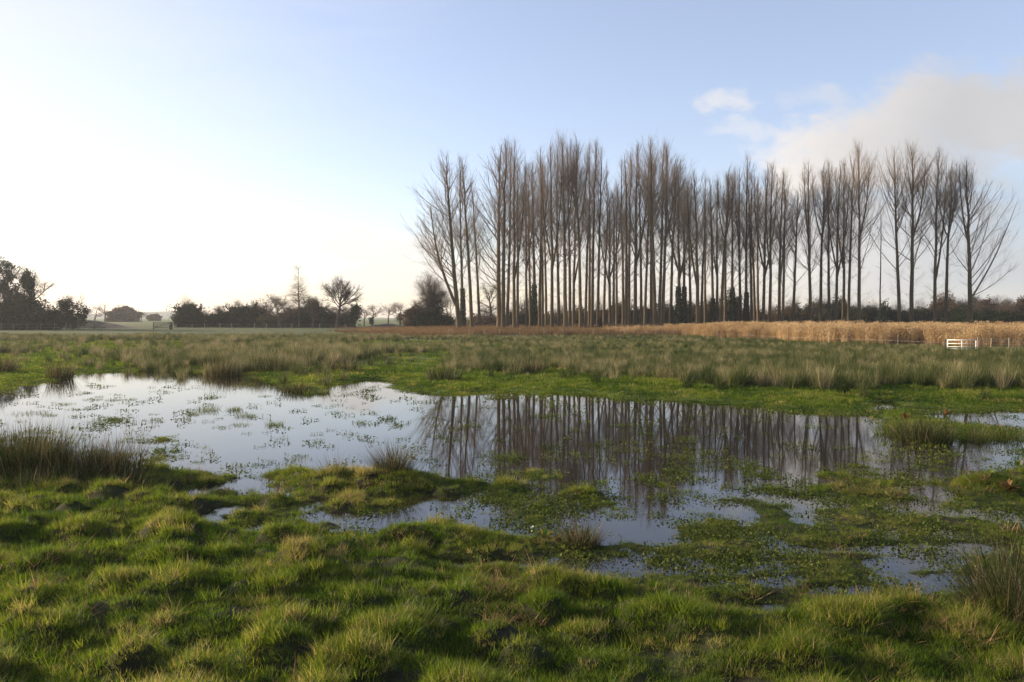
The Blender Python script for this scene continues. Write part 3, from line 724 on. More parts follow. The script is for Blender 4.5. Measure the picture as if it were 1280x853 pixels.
# clump: (description for the label, [trees])
GROVE = [
 ('the pair of leaning clumps at the open meadow end', [
  (574, 138, 5.5, 192, -16, 'LE', 'broad leaning poplar with low limbs sweeping over the meadow'),
  (579, 152, 3.6, 196, -3, 'S3', 'slim upright poplar with a thick ivy sleeve, behind the sweeping one'),
  (590, 139, 5.0, 196, -8, 'S2', 'clean trunked leaning poplar, next to the ivy sleeved one'),
  (600, 160, 3.2, 222, -10, 'S5', 'thin strongly leaning poplar at the gap in the grove')]),
 ('the dense clump just past the first gap', [
  (624, 146, 4.2, 180, -2, 'CE', 'many branched poplar with low fan of branches beside the first gap'),
  (629, 137, 6.8, 172, 2, 'S1', 'tallest thick poplar in front of the dense clump past the gap'),
  (634, 150, 4.4, 184, 4, 'S3', 'dark slender poplar hidden close behind the tallest thick one'),
  (643, 139, 4.0, 178, -3, 'M2', 'poplar with brown mossy trunk and wide bare fork high up'),
  (646.5, 143, 2.8, 205, 3, 'S4', 'pencil thin poplar touching the mossy forked one')]),
 ('the long middle screen', []), ]
MIDDLE = [
  (658.5, 158, 2.8, 205, -2, 'F2', 0), (663.5, 160, 2.8, 212, -4, 'S5', 0), (668.5, 155, 5.6, 200, -3, 'S1', 'ivy'), (674.5, 147, 3.8, 188, 0, 'F1', 0), (678, 150, 2.4, 205, 2, 'S4', 0),
  (683, 165, 2.6, 206, -2, 'S2', 0), (690, 138, 4.0, 176, -2, 'M1', 0), (698.5, 156, 4.4, 178, -2, 'S3', 0), (707, 138, 6.2, 170, -4, 'B2', 0), (712.5, 152, 4.0, 180, 0, 'S2', 0),
  (717, 166, 4.0, 205, 0, 'M2', 0), (726, 139, 4.4, 171, -3, 'F3', 0), (732, 154, 2.8, 178, 2, 'S4', 0), (736.5, 158, 2.6, 190, 1, 'S5', 0), (740, 149, 4.2, 174, 3, 'S1', 0),
  (747, 145, 3.2, 186, 2, 'S2', 0), (755, 160, 3.0, 212, 1, 'S4', 0), (762.5, 152, 3.6, 236, 0, 'M1', 0), (766.5, 140, 2.4, 242, 1, 'S5', 0), (771, 162, 2.4, 232, 0, 'S3', 0),
]
MID2 = [
  (779, 158, 3.0, 200, -1, 'S4', 0), (782.5, 139, 3.4, 192, 0, 'S5', 0), (786, 140, 3.8, 188, 1, 'S1', 0), (794, 150, 6.4, 180, 1, 'F2', 0), (801.5, 158, 3.2, 190, 0, 'S2', 'moss'), (806, 161, 3.4, 186, 3, 'F1', 0),
  (813.5, 146, 2.6, 176, 1, 'S4', 0), (818.5, 136, 6.4, 170, -2, 'B1', 0), (824, 148, 4.4, 178, 3, 'S3', 0), (828, 142, 5.0, 182, 6, 'B2', 0), (838, 158, 4.2, 198, 2, 'F3', 0),
  (848.5, 153, 6.0, 215, -2, 'M1', 'ivy'), (854.5, 156, 4.4, 226, 2, 'S2', 'ivy'),
]
MID3 = [
  (863, 156, 3.2, 226, 0, 'F1', 0), (872, 138, 5.2, 213, 0, 'M2', 0), (876.5, 158, 2.8, 220, 2, 'S4', 0), (881.5, 168, 2.8, 235, -2, 'S5', 0), (891, 152, 3.4, 222, -1, 'S2', 'ivy'), (895.5, 158, 3.0, 226, 1, 'F2', 0),
  (900.5, 147, 4.2, 208, 6, 'F3', 0), (906, 160, 3.0, 218, 3, 'S3', 0), (916, 152, 3.6, 216, -3, 'S1', 'ivy'), (925, 154, 3.4, 210, 0, 'F1', 0), (932.5, 152, 3.8, 192, 2, 'S3', 'ivy'), (940, 156, 3.2, 214, -6, 'S5', 0), (943.5, 160, 2.8, 218, -4, 'S4', 0),
  (948, 170, 3.0, 222, -6, 'S2', 0), (954, 152, 4.0, 208, 0, 'M1', 0), (961.5, 147, 3.6, 205, 2, 'F2', 0), (974, 150, 3.6, 214, -2, 'M2', 0), (978, 148, 2.8, 222, 2, 'S5', 0), (991.5, 154, 3.4, 240, 0, 'B1', 0),
]
MID4 = [
  (1013, 148, 4.2, 202, -2, 'F1', 0), (1025.5, 152, 4.0, 204, -2, 'F3', 0), (1036, 152, 3.4, 200, -1, 'S3', 0), (1045, 149, 3.0, 206, 0, 'M1', 0), (1054, 154, 3.4, 200, 0, 'F2', 0), (1060.5, 152, 3.2, 196, 1, 'S2', 0), (1074, 146, 4.6, 180, -2, 'B2', 0),
]
END = [
  (1124.5, 147, 4.6, 184, -6, 'B1', 0), (1139, 145, 7.0, 182, -1, 'B2', 'moss'), (1168.5, 146, 4.2, 188, -4, 'M2', 0), (1182, 145, 4.0, 204, 0, 'F3', 0), (1213, 143, 4.8, 200, -3, 'RE', 0),
]
ORD = 'first second third fourth fifth sixth seventh eighth ninth tenth eleventh twelfth thirteenth fourteenth fifteenth sixteenth seventeenth eighteenth nineteenth twentieth'.split()
CUSTOM = {
  ('END', 0): 'bare poplar with curved side limbs, standing next to the lone thin pole', ('END', 1): 'stout mossy poplar, thickest trunk near the white gate end',
  ('END', 2): 'straight slender poplar between the stout mossy one and the small forked one', ('END', 3): 'smaller poplar with knotted fork, next to the last poplar of the row',
  ('END', 4): 'last poplar of the row with one long limb flung outward over the hedge',
  ('MID4', 6): 'tall full crowned poplar nearest the lone thin pole, on its reed side gap', ('MID2', 7): 'tallest poplar of the grove with very thick front trunk above the dead grass',
  ('MID2', 11): 'stout double poplar wrapped in green ivy, its thicker stem', ('MID2', 12): 'ivy wrapped poplar stem pressed against a thicker ivy covered one',
  ('MID3', 1): 'pale barked front poplar standing out where the golden reeds begin', ('MID3', 18): 'lone spreading poplar at the wide gap before the far clump',
  ('MIDDLE', 8): 'thick grey front poplar in the middle of the long screen, widest trunk there',
  ('MIDDLE', 2): 'dark ivy footed poplar, broadest trunk at the start of the long screen',
  ('MID3', 10): 'ivy footed poplar whose top rises above its neighbours over the reeds',
}
WHERE = [('MIDDLE', MIDDLE, 'the long middle screen'), ('MID2', MID2, 'the tall central clump'), ('MID3', MID3, 'the leaning crowd'), ('MID4', MID4, 'the seven over reeds'), ('END', END, 'the gate end')]

def poplar(px, d, w, top, lean, v, label, ivy, rs):
    x = gx(px, d); zb = tz(x, d) - .15
    Ht = zrow(top - 5, d) - zb
    root = thing('poplar_tree', label, 'tree', (x, d, zb), 0, 'poplars of the bare grove')
    tm, cm = pop_mesh(v)
    t = obj('trunk', tm, M_POPBARK, root); c = obj('crown', cm, M_POPTWIG, root)
    r = .80 * w / 2 * d / F_PX
    sxy = float(np.clip(.55 + .45 * r / .42, .68, 1.25)); sc = Ht / 30.
    root.rotation_mode = 'ZYX'
    rz = 0.0 if v in ('LE', 'CE', 'RE') else (rs.uniform(-.5, .5) + (math.pi if rs.random() < .5 else 0))
    root.rotation_euler = (rs.uniform(-.01, .01), math.atan((lean * d / F_PX) / Ht), rz)
    root.scale = (sxy if v not in ('LE', 'CE', 'RE') else sc, sxy if v not in ('LE', 'CE', 'RE') else sc, sc)
    if ivy == 'ivy':
        hh = rs.uniform(5, 9) / sc
        g = np.random.default_rng(int(px)); n = 1500
        zz = hh * g.random(n) ** 1.15; th = g.random(n) * 6.283; rr = (.42 + .35 * g.random(n)) * (1 - .45 * zz / hh) + .1
        G = Geo().add(*leafquads(np.stack([rr * np.cos(th), rr * np.sin(th), zz], -1), .26, g, 0, 1.2))
        obj('ivy', G.mesh('ivy'), M_IVY, root)
    return root
rs = random.Random(5)
for desc, lst in GROVE:
    for (px, d, w, top, lean, v, look) in lst:
        poplar(px, d, w, top, lean, v, look, 'ivy' if 'ivy sleeve,' in look else None, rs)
for key, lst, where in WHERE:
    for i, (px, d, w, top, lean, v, iv) in enumerate(lst):
        lab = CUSTOM.get((key, i))
        if lab is None:
            look = ('thick' if w > 5 else 'slim' if w < 3.1 else 'medium') + (' ivy footed' if iv == 'ivy' else ' mossy' if iv == 'moss' else '') + (' forked' if v[0] in 'FM' else ' leaning' if abs(lean) > 4 else ' straight') + ' poplar'
            lab = f'{look}, {ORD[i]} from the left in {where}'
        poplar(px, d, w, top, lean, v, lab, iv, rs)

# lone thin pole in the gap
def pole():
    d = 148; x = gx(1099.5, d); zb = tz(x, d) - .1
    root = thing('dead_tree', 'lone thin limbless dead trunk like a pole between two clumps of poplars', 'tree', (x, d, zb))
    g = np.random.default_rng(77); Ht = zrow(268, d) - zb; t = np.linspace(0, 1, 10)
    p = np.stack([np.cumsum(g.normal(0, .03, 10)), np.cumsum(g.normal(0, .03, 10)), t * Ht], -1); r = .17 * (1 - .75 * t)
    obj('trunk', Geo().add(*tubes(p[None], r[None], 7)).mesh('trunk', True), M_OAKBARK, root)
    b, rr = grow(g, p[None], r[None], 16, .3, .98, lambda s, M, g: R(1) * (60 + g.normal(0, 12, M)), lambda s, pl, M, g: .4 + 1.3 * g.random(M), .2, .03, .3, 4, .1, .1)
    obj('crown', Geo().add(*tubes(b, rr, 3)).mesh('crown'), M_OAKTWIG, root)
pole()

# ---- other trees
def bare_tree(px, d, top, wpx, label, seed, name='oak_tree', twigm=None, ivy=None, bot=None, **kw):
    x = gx(px, d); zb = tz(x, d) - .1; Ht = zrow(top, d) - zb; W = wpx * d / F_PX
    root = thing(name, label, 'tree', (x, d, zb))
    kw.setdefault('r0', Ht * .028)
    kw.setdefault('twig', .012 * d / 150)
    tm, cm = oak_meshes(seed, Ht, W, **kw)
    # fit height and spread
    for me in (cm,):
        co = np.zeros(len(me.vertices) * 3, np.float32); me.vertices.foreach_get('co', co); co = co.reshape(-1, 3)
        hz = np.percentile(co[:, 2], 99.7); wx = np.percentile(co[:, 0], 99.3) - np.percentile(co[:, 0], .7)
    sz, sx = Ht / hz, W / wx
    root.scale = (sx, sx, sz)
    obj('trunk', tm, M_OAKBARK, root); obj('crown', cm, twigm or M_OAKTWIG, root)
    if ivy:
        bl = [(a * W / sx, b * W / sx, c * Ht / sz, rx * W / sx, rx * W / sx, rz * Ht / sz) for (a, b, c, rx, rz) in ivy]
        obj('ivy', blob_leaves(seed, bl, 1150 * 130 / d, .215 * d / 130 / max(sx, .5), .5), M_IVY, root)
    return root

def shrub(px, d, top, wpx, label, seed, mat, group=None, dens=1000, name='shrub', twigs=True, lumps=5, cat='shrub', size=.21):
    x = gx(px, d); zb = tz(x, d) - .1; Ht = zrow(top, d) - zb; W = wpx * d / F_PX
    g = np.random.default_rng(seed)
    root = thing(name, label, cat, (x, d, zb), 0, group)
    bl = [(0, 0, Ht * .46, W * .50, W * .46, Ht * .52), (-W * .2, 0, Ht * .2, W * .3, W * .3, Ht * .25), (W * .2, 0, Ht * .2, W * .3, W * .3, Ht * .25)]
    for k in range(lumps):
        a = g.random() * 6.28; rr = g.uniform(.16, .34) * W
        bl.append((math.cos(a) * rr, math.sin(a) * rr, Ht * g.uniform(.22, .72), W * g.uniform(.14, .24), W * g.uniform(.14, .24), Ht * g.uniform(.16, .28)))
    obj('foliage', blob_leaves(seed, bl, dens * d / 160 / (d / 160) ** 1.2, size * d / 160, .55), mat, root)
    if twigs:
        tm, cm = oak_meshes(seed, Ht * 1.12, W * 1.05, trunk=.10, r0=.10, lv=(16, 8, 7, 3), twig=.014, n_stem=5, ang=(52, 36))
        obj('stem', tm, M_OAKBARK, root); obj('branch_crown', cm, M_OAKTWIG, root)
    return root

# left edge group
bare_tree(-6, 150, 318, 66, 'big dark evergreen oak cut off by the picture edge, tallest of the corner group', 201, lv=(10, 7, 6, 4), trunk=.2,
          ivy=[(.05, 0, .45, .42, .40), (.15, 0, .78, .28, .18), (-.2, 0, .7, .3, .2), (.3, 0, .55, .16, .14), (.32, .1, .32, .2, .16)])
bare_tree(40, 148, 333, 56, 'ivy smothered tree with bare twiggy right side, second in the corner group', 202, lv=(11, 8, 7, 4), trunk=.2,
          ivy=[(-.08, 0, .45, .18, .42), (-.1, 0, .75, .15, .16), (-.22, 0, .3, .26, .28), (.08, 0, .3, .25, .22), (-.35, 0, .28, .2, .2)])
bare_tree(91, 155, 366, 46, 'low spreading ivy clad tree beside the dark earth bank', 203, lv=(11, 8, 6, 4), trunk=.18,
          ivy=[(-.18, 0, .4, .26, .38), (.1, 0, .35, .3, .32), (.25, 0, .45, .18, .16), (-.2, 0, .68, .16, .18)])
shrub(12, 146, 372, 62, 'dark evergreen thicket under the corner trees', 204, M_EVER)
shrub(62, 152, 384, 40, 'low dark brush between the two ivy trees of the corner', 205, M_EVER, lumps=4)
# distant copse
bare_tree(132, 360, 377, 24, 'pale distant bare tree at the copse by the far field, its tallest', 211, lv=(9, 6, 6, 4))
bare_tree(118, 330, 380, 20, 'pale distant bare tree just beyond the earth bank crest', 216, lv=(9, 6, 6, 4))
shrub(152, 370, 386, 30, 'hazy rounded copse in front of the far hill', 212, M_BROWNL, size=.34)
shrub(164, 380, 389, 18, 'hazy low thicket beside the rounded copse', 213, M_BROWNL, size=.34)
bare_tree(176.5, 330, 388, 16, 'small round headed tree alone in the far field', 214, lv=(10, 7, 6, 4), trunk=.3)
shrub(193, 460, 393, 14, 'faint low thicket on the skyline of the far field', 215, M_BROWNL, twigs=False, size=.3)
# lone bush and hedge
shrub(237, 178, 377, 38, 'lone round dark bush beside the far dark gate', 221, M_EVER, lumps=6)
shrub(276, 182, 388, 34, 'low dark hedge bush at the open end of the hedge', 222, M_EVER)
shrub(298, 180, 380, 34, 'tall dark hedge bush with bare twigs sticking out of its top', 223, M_EVER)
shrub(322, 178, 379, 34, 'dark green hedge bush next to the bare round tree', 224, M_EVER)
shrub(338, 174, 393, 26, 'low olive bramble bush under the bare round tree', 228, M_OLIVE, lumps=3)
bare_tree(350, 172, 366, 46, 'round headed bare tree in front of the hedge, next to the slender larch', 225, lv=(16, 10, 8, 6), trunk=.22)
shrub(362, 182, 388, 34, 'brown twiggy bush behind the foot of the slender larch', 226, M_BROWNL)
shrub(390, 180, 378, 36, 'dark bush under the wide brown tree by the larch', 227, M_EVER)
bare_tree(391, 176, 369, 44, 'wide brown bare tree between the larch and the big domed oak', 229, lv=(18, 10, 8, 6), trunk=.2)
shrub(257, 184, 393, 30, 'low gappy brush between the lone round bush and the hedge', 250, M_BROWNL, lumps=3)
shrub(310, 184, 386, 30, 'mixed brown bush filling the hedge beside the dark green bush', 251, M_BROWNL)
shrub(374, 186, 385, 34, 'tangled brown bush right behind the slender larch', 252, M_BROWNL)
shrub(404, 186, 386, 28, 'low dark bush between the wide brown tree and the domed oak', 253, M_EVER, lumps=4)
shrub(432, 188, 391, 30, 'low brown bush between the domed oak and the ivy clad tree', 254, M_BROWNL, lumps=3)
# slender larch
def larch():
    d = 170; x = gx(374, d); zb = tz(x, d) - .1; Ht = zrow(334, d) - zb
    root = thing('larch_tree', 'slender straight larch with short drooping twigs rising above the hedge', 'tree', (x, d, zb))
    g = np.random.default_rng(230); t = np.linspace(0, 1, 12)
    p = np.stack([np.cumsum(g.normal(0, .04, 12)), np.cumsum(g.normal(0, .04, 12)), t * Ht], -1); r = .24 * (1 - t * .93)
    obj('trunk', Geo().add(*tubes(p[None], r[None], 7)).mesh('trunk', True), M_OAKBARK, root)
    b, rr = grow(g, p[None], r[None], 110, .38, .99, lambda s, M, g: R(1) * (78 - 30 * (s > .9) + g.normal(0, 8, M)), lambda s, pl, M, g: (.5 + 2.4 * np.clip(1.25 - s, 0, 1) ** .6) * (.5 + .6 * g.random(M)), .3, .05, .3, 6, .02, .06, .9, .05)
    G = Geo().add(*tubes(b, rr, 4))
    b2, r2 = grow(g, b, rr, 8, .2, 1, lambda s, M, g: R(1) * (50 + g.normal(0, 15, M)), lambda s, pl, M, g: .35 + .8 * g.random(M), .6, .02, .5, 4, -.12, .08)
    G.add(*tubes(b2, r2, 3)); b3, r3 = grow(g, b2, r2, 3, .2, 1, lambda s, M, g: R(1) * (40 + g.normal(0, 15, M)), lambda s, pl, M, g: .25 + .4 * g.random(M), .8, .015, .6, 3, -.1, .08)
    G.add(*tubes(b3, r3, 3))
    obj('crown', G.mesh('crown'), M_BIRCHTWIG, root)
larch()
bare_tree(421, 166, 344, 54, 'big domed bare oak standing clear of the hedge', 231, lv=(22, 8, 7, 5), trunk=.18, rise=.05, wobble=.11, ang=(66, 36), r0=.34)
shrub(415, 176, 386, 24, 'dark holly bush at the foot of the big domed oak', 232, M_EVER, lumps=3)
bare_tree(443, 178, 378, 26, 'small ivy clad tree beside the big domed oak', 233, lv=(9, 6, 6, 4), ivy=[(0, 0, .5, .32, .38), (.1, 0, .75, .2, .18)])
bare_tree(455, 205, 383, 22, 'crooked small bare tree next to the ivy clad one', 234, lv=(9, 6, 6, 4))
bare_tree(466, 200, 377, 27, 'small field oak with ivy trunk, behind the dark earth mound', 235, lv=(11, 7, 6, 5), trunk=.32, ivy=[(-.06, 0, .22, .10, .22)])
bare_tree(485, 198, 377, 26, 'clean trunked small field oak standing right above the earth mound', 236, lv=(11, 7, 6, 5), trunk=.34)
bare_tree(500, 210, 376, 26, 'small field oak with bushy ivy middle near the brown bush', 237, lv=(11, 7, 6, 5), trunk=.3, ivy=[(0, 0, .35, .2, .2)])
shrub(521, 166, 383, 34, 'broad brown bush at the foot of the tall alder', 238, M_BROWNL, lumps=6)
bare_tree(538, 162, 338, 42, 'tall dense many stemmed alder beside the poplar grove', 239, name='alder_tree', lv=(16, 9, 8, 5), trunk=.15, n_stem=5, ang=(52, 36),
          ivy=[(.0, 0, .16, .42, .18), (.1, 0, .35, .26, .24)])
shrub(556, 168, 393, 28, 'low green bramble bush between alder and first poplar', 240, M_OLIVE, lumps=4)
bare_tree(563, 172, 362, 24, 'thin wispy sapling between the alder and the first poplar', 241, name='sapling', lv=(10, 6, 5, 4), n_stem=2, trunk=.25)
bare_tree(615, 196, 352, 40, 'gnarled oak seen through the first gap of the grove', 242, lv=(12, 8, 7, 5), trunk=.26, rise=.05, wobble=.22)
bare_tree(655, 210, 366, 40, 'low spreading bare tree behind the second gap of the grove', 243, lv=(12, 7, 7, 5), trunk=.28)

# hedgerow seen through the trunks
HB = [
 (610, 186, 394, 40, M_BROWNL, 'brown bramble bush below the gnarled oak'), (642, 190, 392, 36, M_EVER, 'dark clipped hedge bush behind the thick clump past the gap'), (664, 200, 390, 40, M_BROWNL, 'flat brown hedge bush in the second gap'),
 (700, 188, 391, 36, M_OLIVE, 'olive hedge bush behind the start of the long screen'), (724, 184, 388, 34, M_OLIVE, 'olive green thorn bush behind the thick grey front poplar'), (748, 186, 384, 38, M_BROWNL, 'brown thorn bush right behind the dark stump'),
 (775, 190, 381, 34, M_OLIVE, 'tall olive thorn bush in the thin part of the grove'), (803, 188, 385, 34, M_EVER, 'dark thicket behind the tallest poplar'), (832, 186, 383, 34, M_EVER, 'dark green thicket next to the ivy wrapped double poplar'),
 (862, 186, 381, 34, M_OLIVE, 'olive thicket behind the ivy wrapped double poplar'), (890, 184, 378, 38, M_BROWNL, 'brown thorn thicket where the golden reeds begin'), (915, 184, 368, 26, M_EVER, 'tall dark holly behind the leaning crowd of poplars'),
 (938, 190, 388, 36, M_BROWNL, 'low brown hedge bush behind the leaning crowd of poplars'), (968, 196, 391, 36, M_BROWNL, 'flat topped brown hedge bush before the wide gap'), (990, 192, 382, 36, M_BROWNL, 'twiggy brown hedge bush in the wide gap'),
 (1022, 190, 380, 38, M_OLIVE, 'olive hedge bush behind the seven poplars over the reeds'), (1046, 188, 378, 36, M_EVER, 'dark holly hedge bush behind the seven poplars'), (1072, 186, 384, 36, M_OLIVE, 'olive brown hedge bush behind the full crowned poplar'),
 (1096, 184, 386, 34, M_EVER, 'dark hedge bush at the foot of the lone thin pole'), (1122, 184, 387, 36, M_EVER, 'dark hedge bush behind the poplar with curved limbs'), (1150, 186, 384, 36, M_OLIVE, 'yellowish hedge bush beyond the stout mossy poplar'),
 (1178, 188, 372, 40, M_BROWNL, 'brown bare thicket behind the small forked poplar'), (1196, 178, 386, 34, M_EVER, 'dark low hedge bush beyond the white gate'),
]
for i, (px, d, top, w, m, lab) in enumerate(HB):
    shrub(px, d, top, w * 1.15, lab, 300 + i, m, 'bushes of the hedgerow behind the poplars', name='hedge_bush', cat='bush', dens=1100)
shrub(1106, 176, 379, 14, 'small dark flat topped yew beside the lone thin pole', 330, M_EVER, twigs=False, lumps=3, name='yew_bush')
# woodland edge at the right
WD = [(1212, 186, 366, 38, 'olive crowned tree of the far wood behind the last poplar', M_OLIVE), (1240, 180, 368, 40, 'rusty topped tree of the far wood next to the last poplar', M_BROWNL),
      (1264, 178, 372, 38, 'greenish brown tree at the far wood, second from the picture edge', M_OLIVE), (1290, 176, 366, 44, 'brown tree of the far wood cut by the picture edge', M_BROWNL)]
for i, (px, d, top, w, lab, m) in enumerate(WD):
    r_ = bare_tree(px, d, top, w, lab, 340 + i, name='woodland_tree', lv=(14, 9, 8, 4), trunk=.12, n_stem=3, ang=(56, 38))
    g = np.random.default_rng(350 + i)
    sx, _, sz = r_.scale; W = w * d / F_PX; Ht = zrow(top, d) - r_.location.z
    bl = [(g.uniform(-.25, .25) * W / sx, 0, Ht * g.uniform(.35, .75) / sz, W * .24 / sx, W * .24 / sx, Ht * .18 / sz) for _ in range(5)]
    obj('foliage', blob_leaves(360 + i, bl, 260, .34 / max(sx, .5), .6), m, r_)
shrub(1222, 172, 388, 46, 'dark bramble bank under the rusty topped tree', 370, M_EVER, name='hedge_bush')
shrub(1262, 168, 389, 56, 'dark bramble bank at the picture edge above the reeds', 371, M_EVER, name='hedge_bush')

# ---- earth banks
def bank(name, px0, px1, d, top, seed, label, peak=.3):
    x0, x1 = gx(px0, d), gx(px1, d); zb = tz((x0 + x1) / 2, d)
    hh = zrow(top, d) - zb; nx, ny = 70, 14
    u = np.linspace(0, 1, nx); v = np.linspace(-1, 1, ny); U, Vv = np.meshgrid(u, v, indexing='ij')
    prof = np.clip(np.where(U < peak, np.sin(np.clip(U / peak, 0, 1) * math.pi / 2) ** .7, np.cos(np.clip((U - peak) / (1 - peak), 0, 1) * math.pi / 2) ** 1.1), 0, 1)
    Z = prof * (1 - np.abs(Vv) ** 2.2) * hh * (1 + .25 * fbm(U * 9, Vv * 2, seed, 3)) - .3
    X = x0 + (x1 - x0) * U - (x0 + x1) / 2; Y = Vv * 5 + .8 * fbm(U * 6, Vv, seed + 1, 2)
    i = np.arange(nx - 1)[:, None] * ny + np.arange(ny - 1)[None, :]
    Q = np.stack([i, i + ny, i + ny + 1, i + 1], -1).reshape(-1, 4)
    o = obj(name, make_mesh(name, np.stack([X, Y, Z], -1), Q, None, True), M_EARTH)
    o.location = ((x0 + x1) / 2, d, zb)
    return tag(o, label, 'earth bank', kind='structure')
bank('earth_bank', -30, 186, 166, 396, 401, 'long dark earth bank tapering away from the corner trees', .35)
bank('earth_mound', 455, 513, 176, 403.5, 402, 'low dark earth mound below the small field oaks', .45)

# ------------------------------------------------------------------ fences and gates
def fence(label, posts, h, wr, mat, wires, rpost=.05, group=None, strut=None):
    """posts: [(px, d)]"""
    P = []
    for px, d in posts:
        x = gx(px, d); P.append(np.array([x, d, tz(x, d)]))
    o0 = P[0]; root = thing('wire_fence', label, 'fence', tuple(o0), 0, group)
    g = np.random.default_rng(len(posts))
    for p in P:
        q = p - o0; t = g.normal(0, .03, 2); hh = h * g.uniform(.92, 1.08)
        pts = np.array([[q + np.array([0, 0, -.25]), q + np.array([t[0] * .5, t[1] * .5, hh * .5]), q + np.array([t[0], t[1], hh]), q + np.array([t[0], t[1], hh + .03])]])
        V, Q = tubes(pts, np.array([[rpost, rpost, rpost * .95, .005]]), 7)
        obj('post', Geo().add(V, Q).mesh('post', True), mat, root)
    for z in wires:
        line = np.array([[p - o0 + np.array([0, -rpost - .01, z]) for p in P]])
        obj('wire', Geo().add(*tubes(line, np.full(line.shape[:2], wr), 4)).mesh('wire'), M_WIRE, root)
    return root
GD = 60.5
fence('pale wire mesh fence running from the white gate to the picture edge', [(1223, GD - .9), (1239, GD - 1.4), (1262, GD - 2.3), (1284, GD - 3.0)], 1.0, .010, M_POSTW, (.15, .35, .55, .75, .92))
fence('line of thin pale posts along the front of the golden reeds', [(1184, 61.5), (1163, 63.5), (1123, 67), (1083, 70), (1037, 73.5), (985, 77.5), (938, 84), (897, 91)], 1.1, .006, M_POSTW, (.55,), .03)
fence('far line of small pale posts in front of the poplar trunks', [(858, 98), (820, 101), (781, 103), (742, 104), (703, 105), (680, 105), (650, 104), (625, 104), (606, 103), (587, 102), (561, 101)], .95, .006, M_POSTW, (.5, .8), .04)
fence('low fence of grey posts below the corner trees and earth bank', [(2, 140), (17, 140), (34, 141), (51, 141), (68, 141), (83, 142), (98, 142), (118, 143)], 1.35, .008, M_POSTD, (.6, 1.1), .08)
fence('faint fence of thin posts in front of the hedge and lone bush', [(220, 150), (240, 150), (256, 150), (275, 150), (290, 149), (318, 148), (333, 148), (365, 147), (400, 146), (432, 145), (467, 144), (495, 143)], 1.15, .008, M_POSTW, (.55, .95))

def white_gate():
    x0, x1 = gx(1190, GD), gx(1215, GD); zb = tz((x0 + x1) / 2, GD); yaw = R(36); w = (x1 - x0) / math.cos(yaw)
    root = thing('field_gate', 'small white metal gate standing between golden reeds and green rushes', 'gate', ((x0 + x1) / 2, GD, zb), -yaw)
    top, bot = zrow(425.3, GD) - zb, zrow(439.5, GD) - zb
    for s in (-1, 1):
        obj('stile', Geo().add(*beam((s * w / 2, 0, bot - .12), (s * w / 2, 0, top + .02), .07, .06)).mesh('stile'), M_WHITE, root)
    obj('stile', Geo().add(*beam((0, 0, bot), (0, 0, top), .06, .05)).mesh('stile'), M_WHITE, root)
    for f in (0, .22, .40, .68, 1.0):
        z = bot + (top - bot) * f
        obj('rail', Geo().add(*beam((-w / 2, -.02, z), (w / 2, -.02, z), .045, .045 if f < 1 else .06)).mesh('rail'), M_WHITE, root)
    def post(px, m, wd, label, h):
        t = (gx(px, GD) - (x0 + x1) / 2) / math.cos(yaw); xx, yy = (x0 + x1) / 2 + t * math.cos(yaw), GD - t * math.sin(yaw); r = thing('gate_post', label, 'post', (xx, yy, tz(xx, yy)))
        obj('shaft', Geo().add(*beam((0, 0, -.3), (0, 0, h), wd, wd)).mesh('shaft'), m, r)
        obj('cap', Geo().add(np.array([(-wd / 2, -wd / 2, h), (wd / 2, -wd / 2, h), (wd / 2, wd / 2, h), (-wd / 2, wd / 2, h), (0, 0, h + .04)]), None, [[0, 1, 4], [1, 2, 4], [2, 3, 4], [3, 0, 4]]).mesh('cap'), m, r)
        return r
    post(1187.3, M_POSTD, .11, 'dark wooden gate post on the reed side of the white gate', top + .02)
    r = post(1217.6, M_POSTO, .17, 'orange brown wooden gate post beside the white gate with a slanting brace', top)
    obj('brace', Geo().add(*beam((.10, -.05, top * .45), (gx(1231, GD) - gx(1217.6, GD), -.1, .02), .07, .07)).mesh('brace'), M_POSTW, r)
white_gate()

def dark_gate():
    d = 152; x0, x1 = gx(193, d), gx(212, d); zb = tz((x0 + x1) / 2, d); w = x1 - x0
    root = thing('field_gate', 'far dark wooden gate with heavy end post at the meadow corner', 'gate', ((x0 + x1) / 2, d, zb))
    top = zrow(403, d) - zb
    for k, f in enumerate((.25, .45, .63, .80, .98)):
        obj('rail', Geo().add(*beam((-w / 2, 0, top * f), (w / 2, 0, top * f), .07, .10)).mesh('rail'), M_POSTD, root)
    obj('brace', Geo().add(*beam((-w / 2, .06, top * .25), (w / 2, .06, top * .95), .06, .09)).mesh('brace'), M_POSTD, root)
    obj('post', Geo().add(*beam((-w / 2 - .15, 0, -.2), (-w / 2 - .15, 0, top * 1.0), .16, .16)).mesh('post'), M_POSTD, root)
    obj('post', Geo().add(*beam((w / 2 + .25, 0, -.2), (w / 2 + .25, 0, top * 1.04), .5, .34)).mesh('post'), M_POSTD, root)
dark_gate()

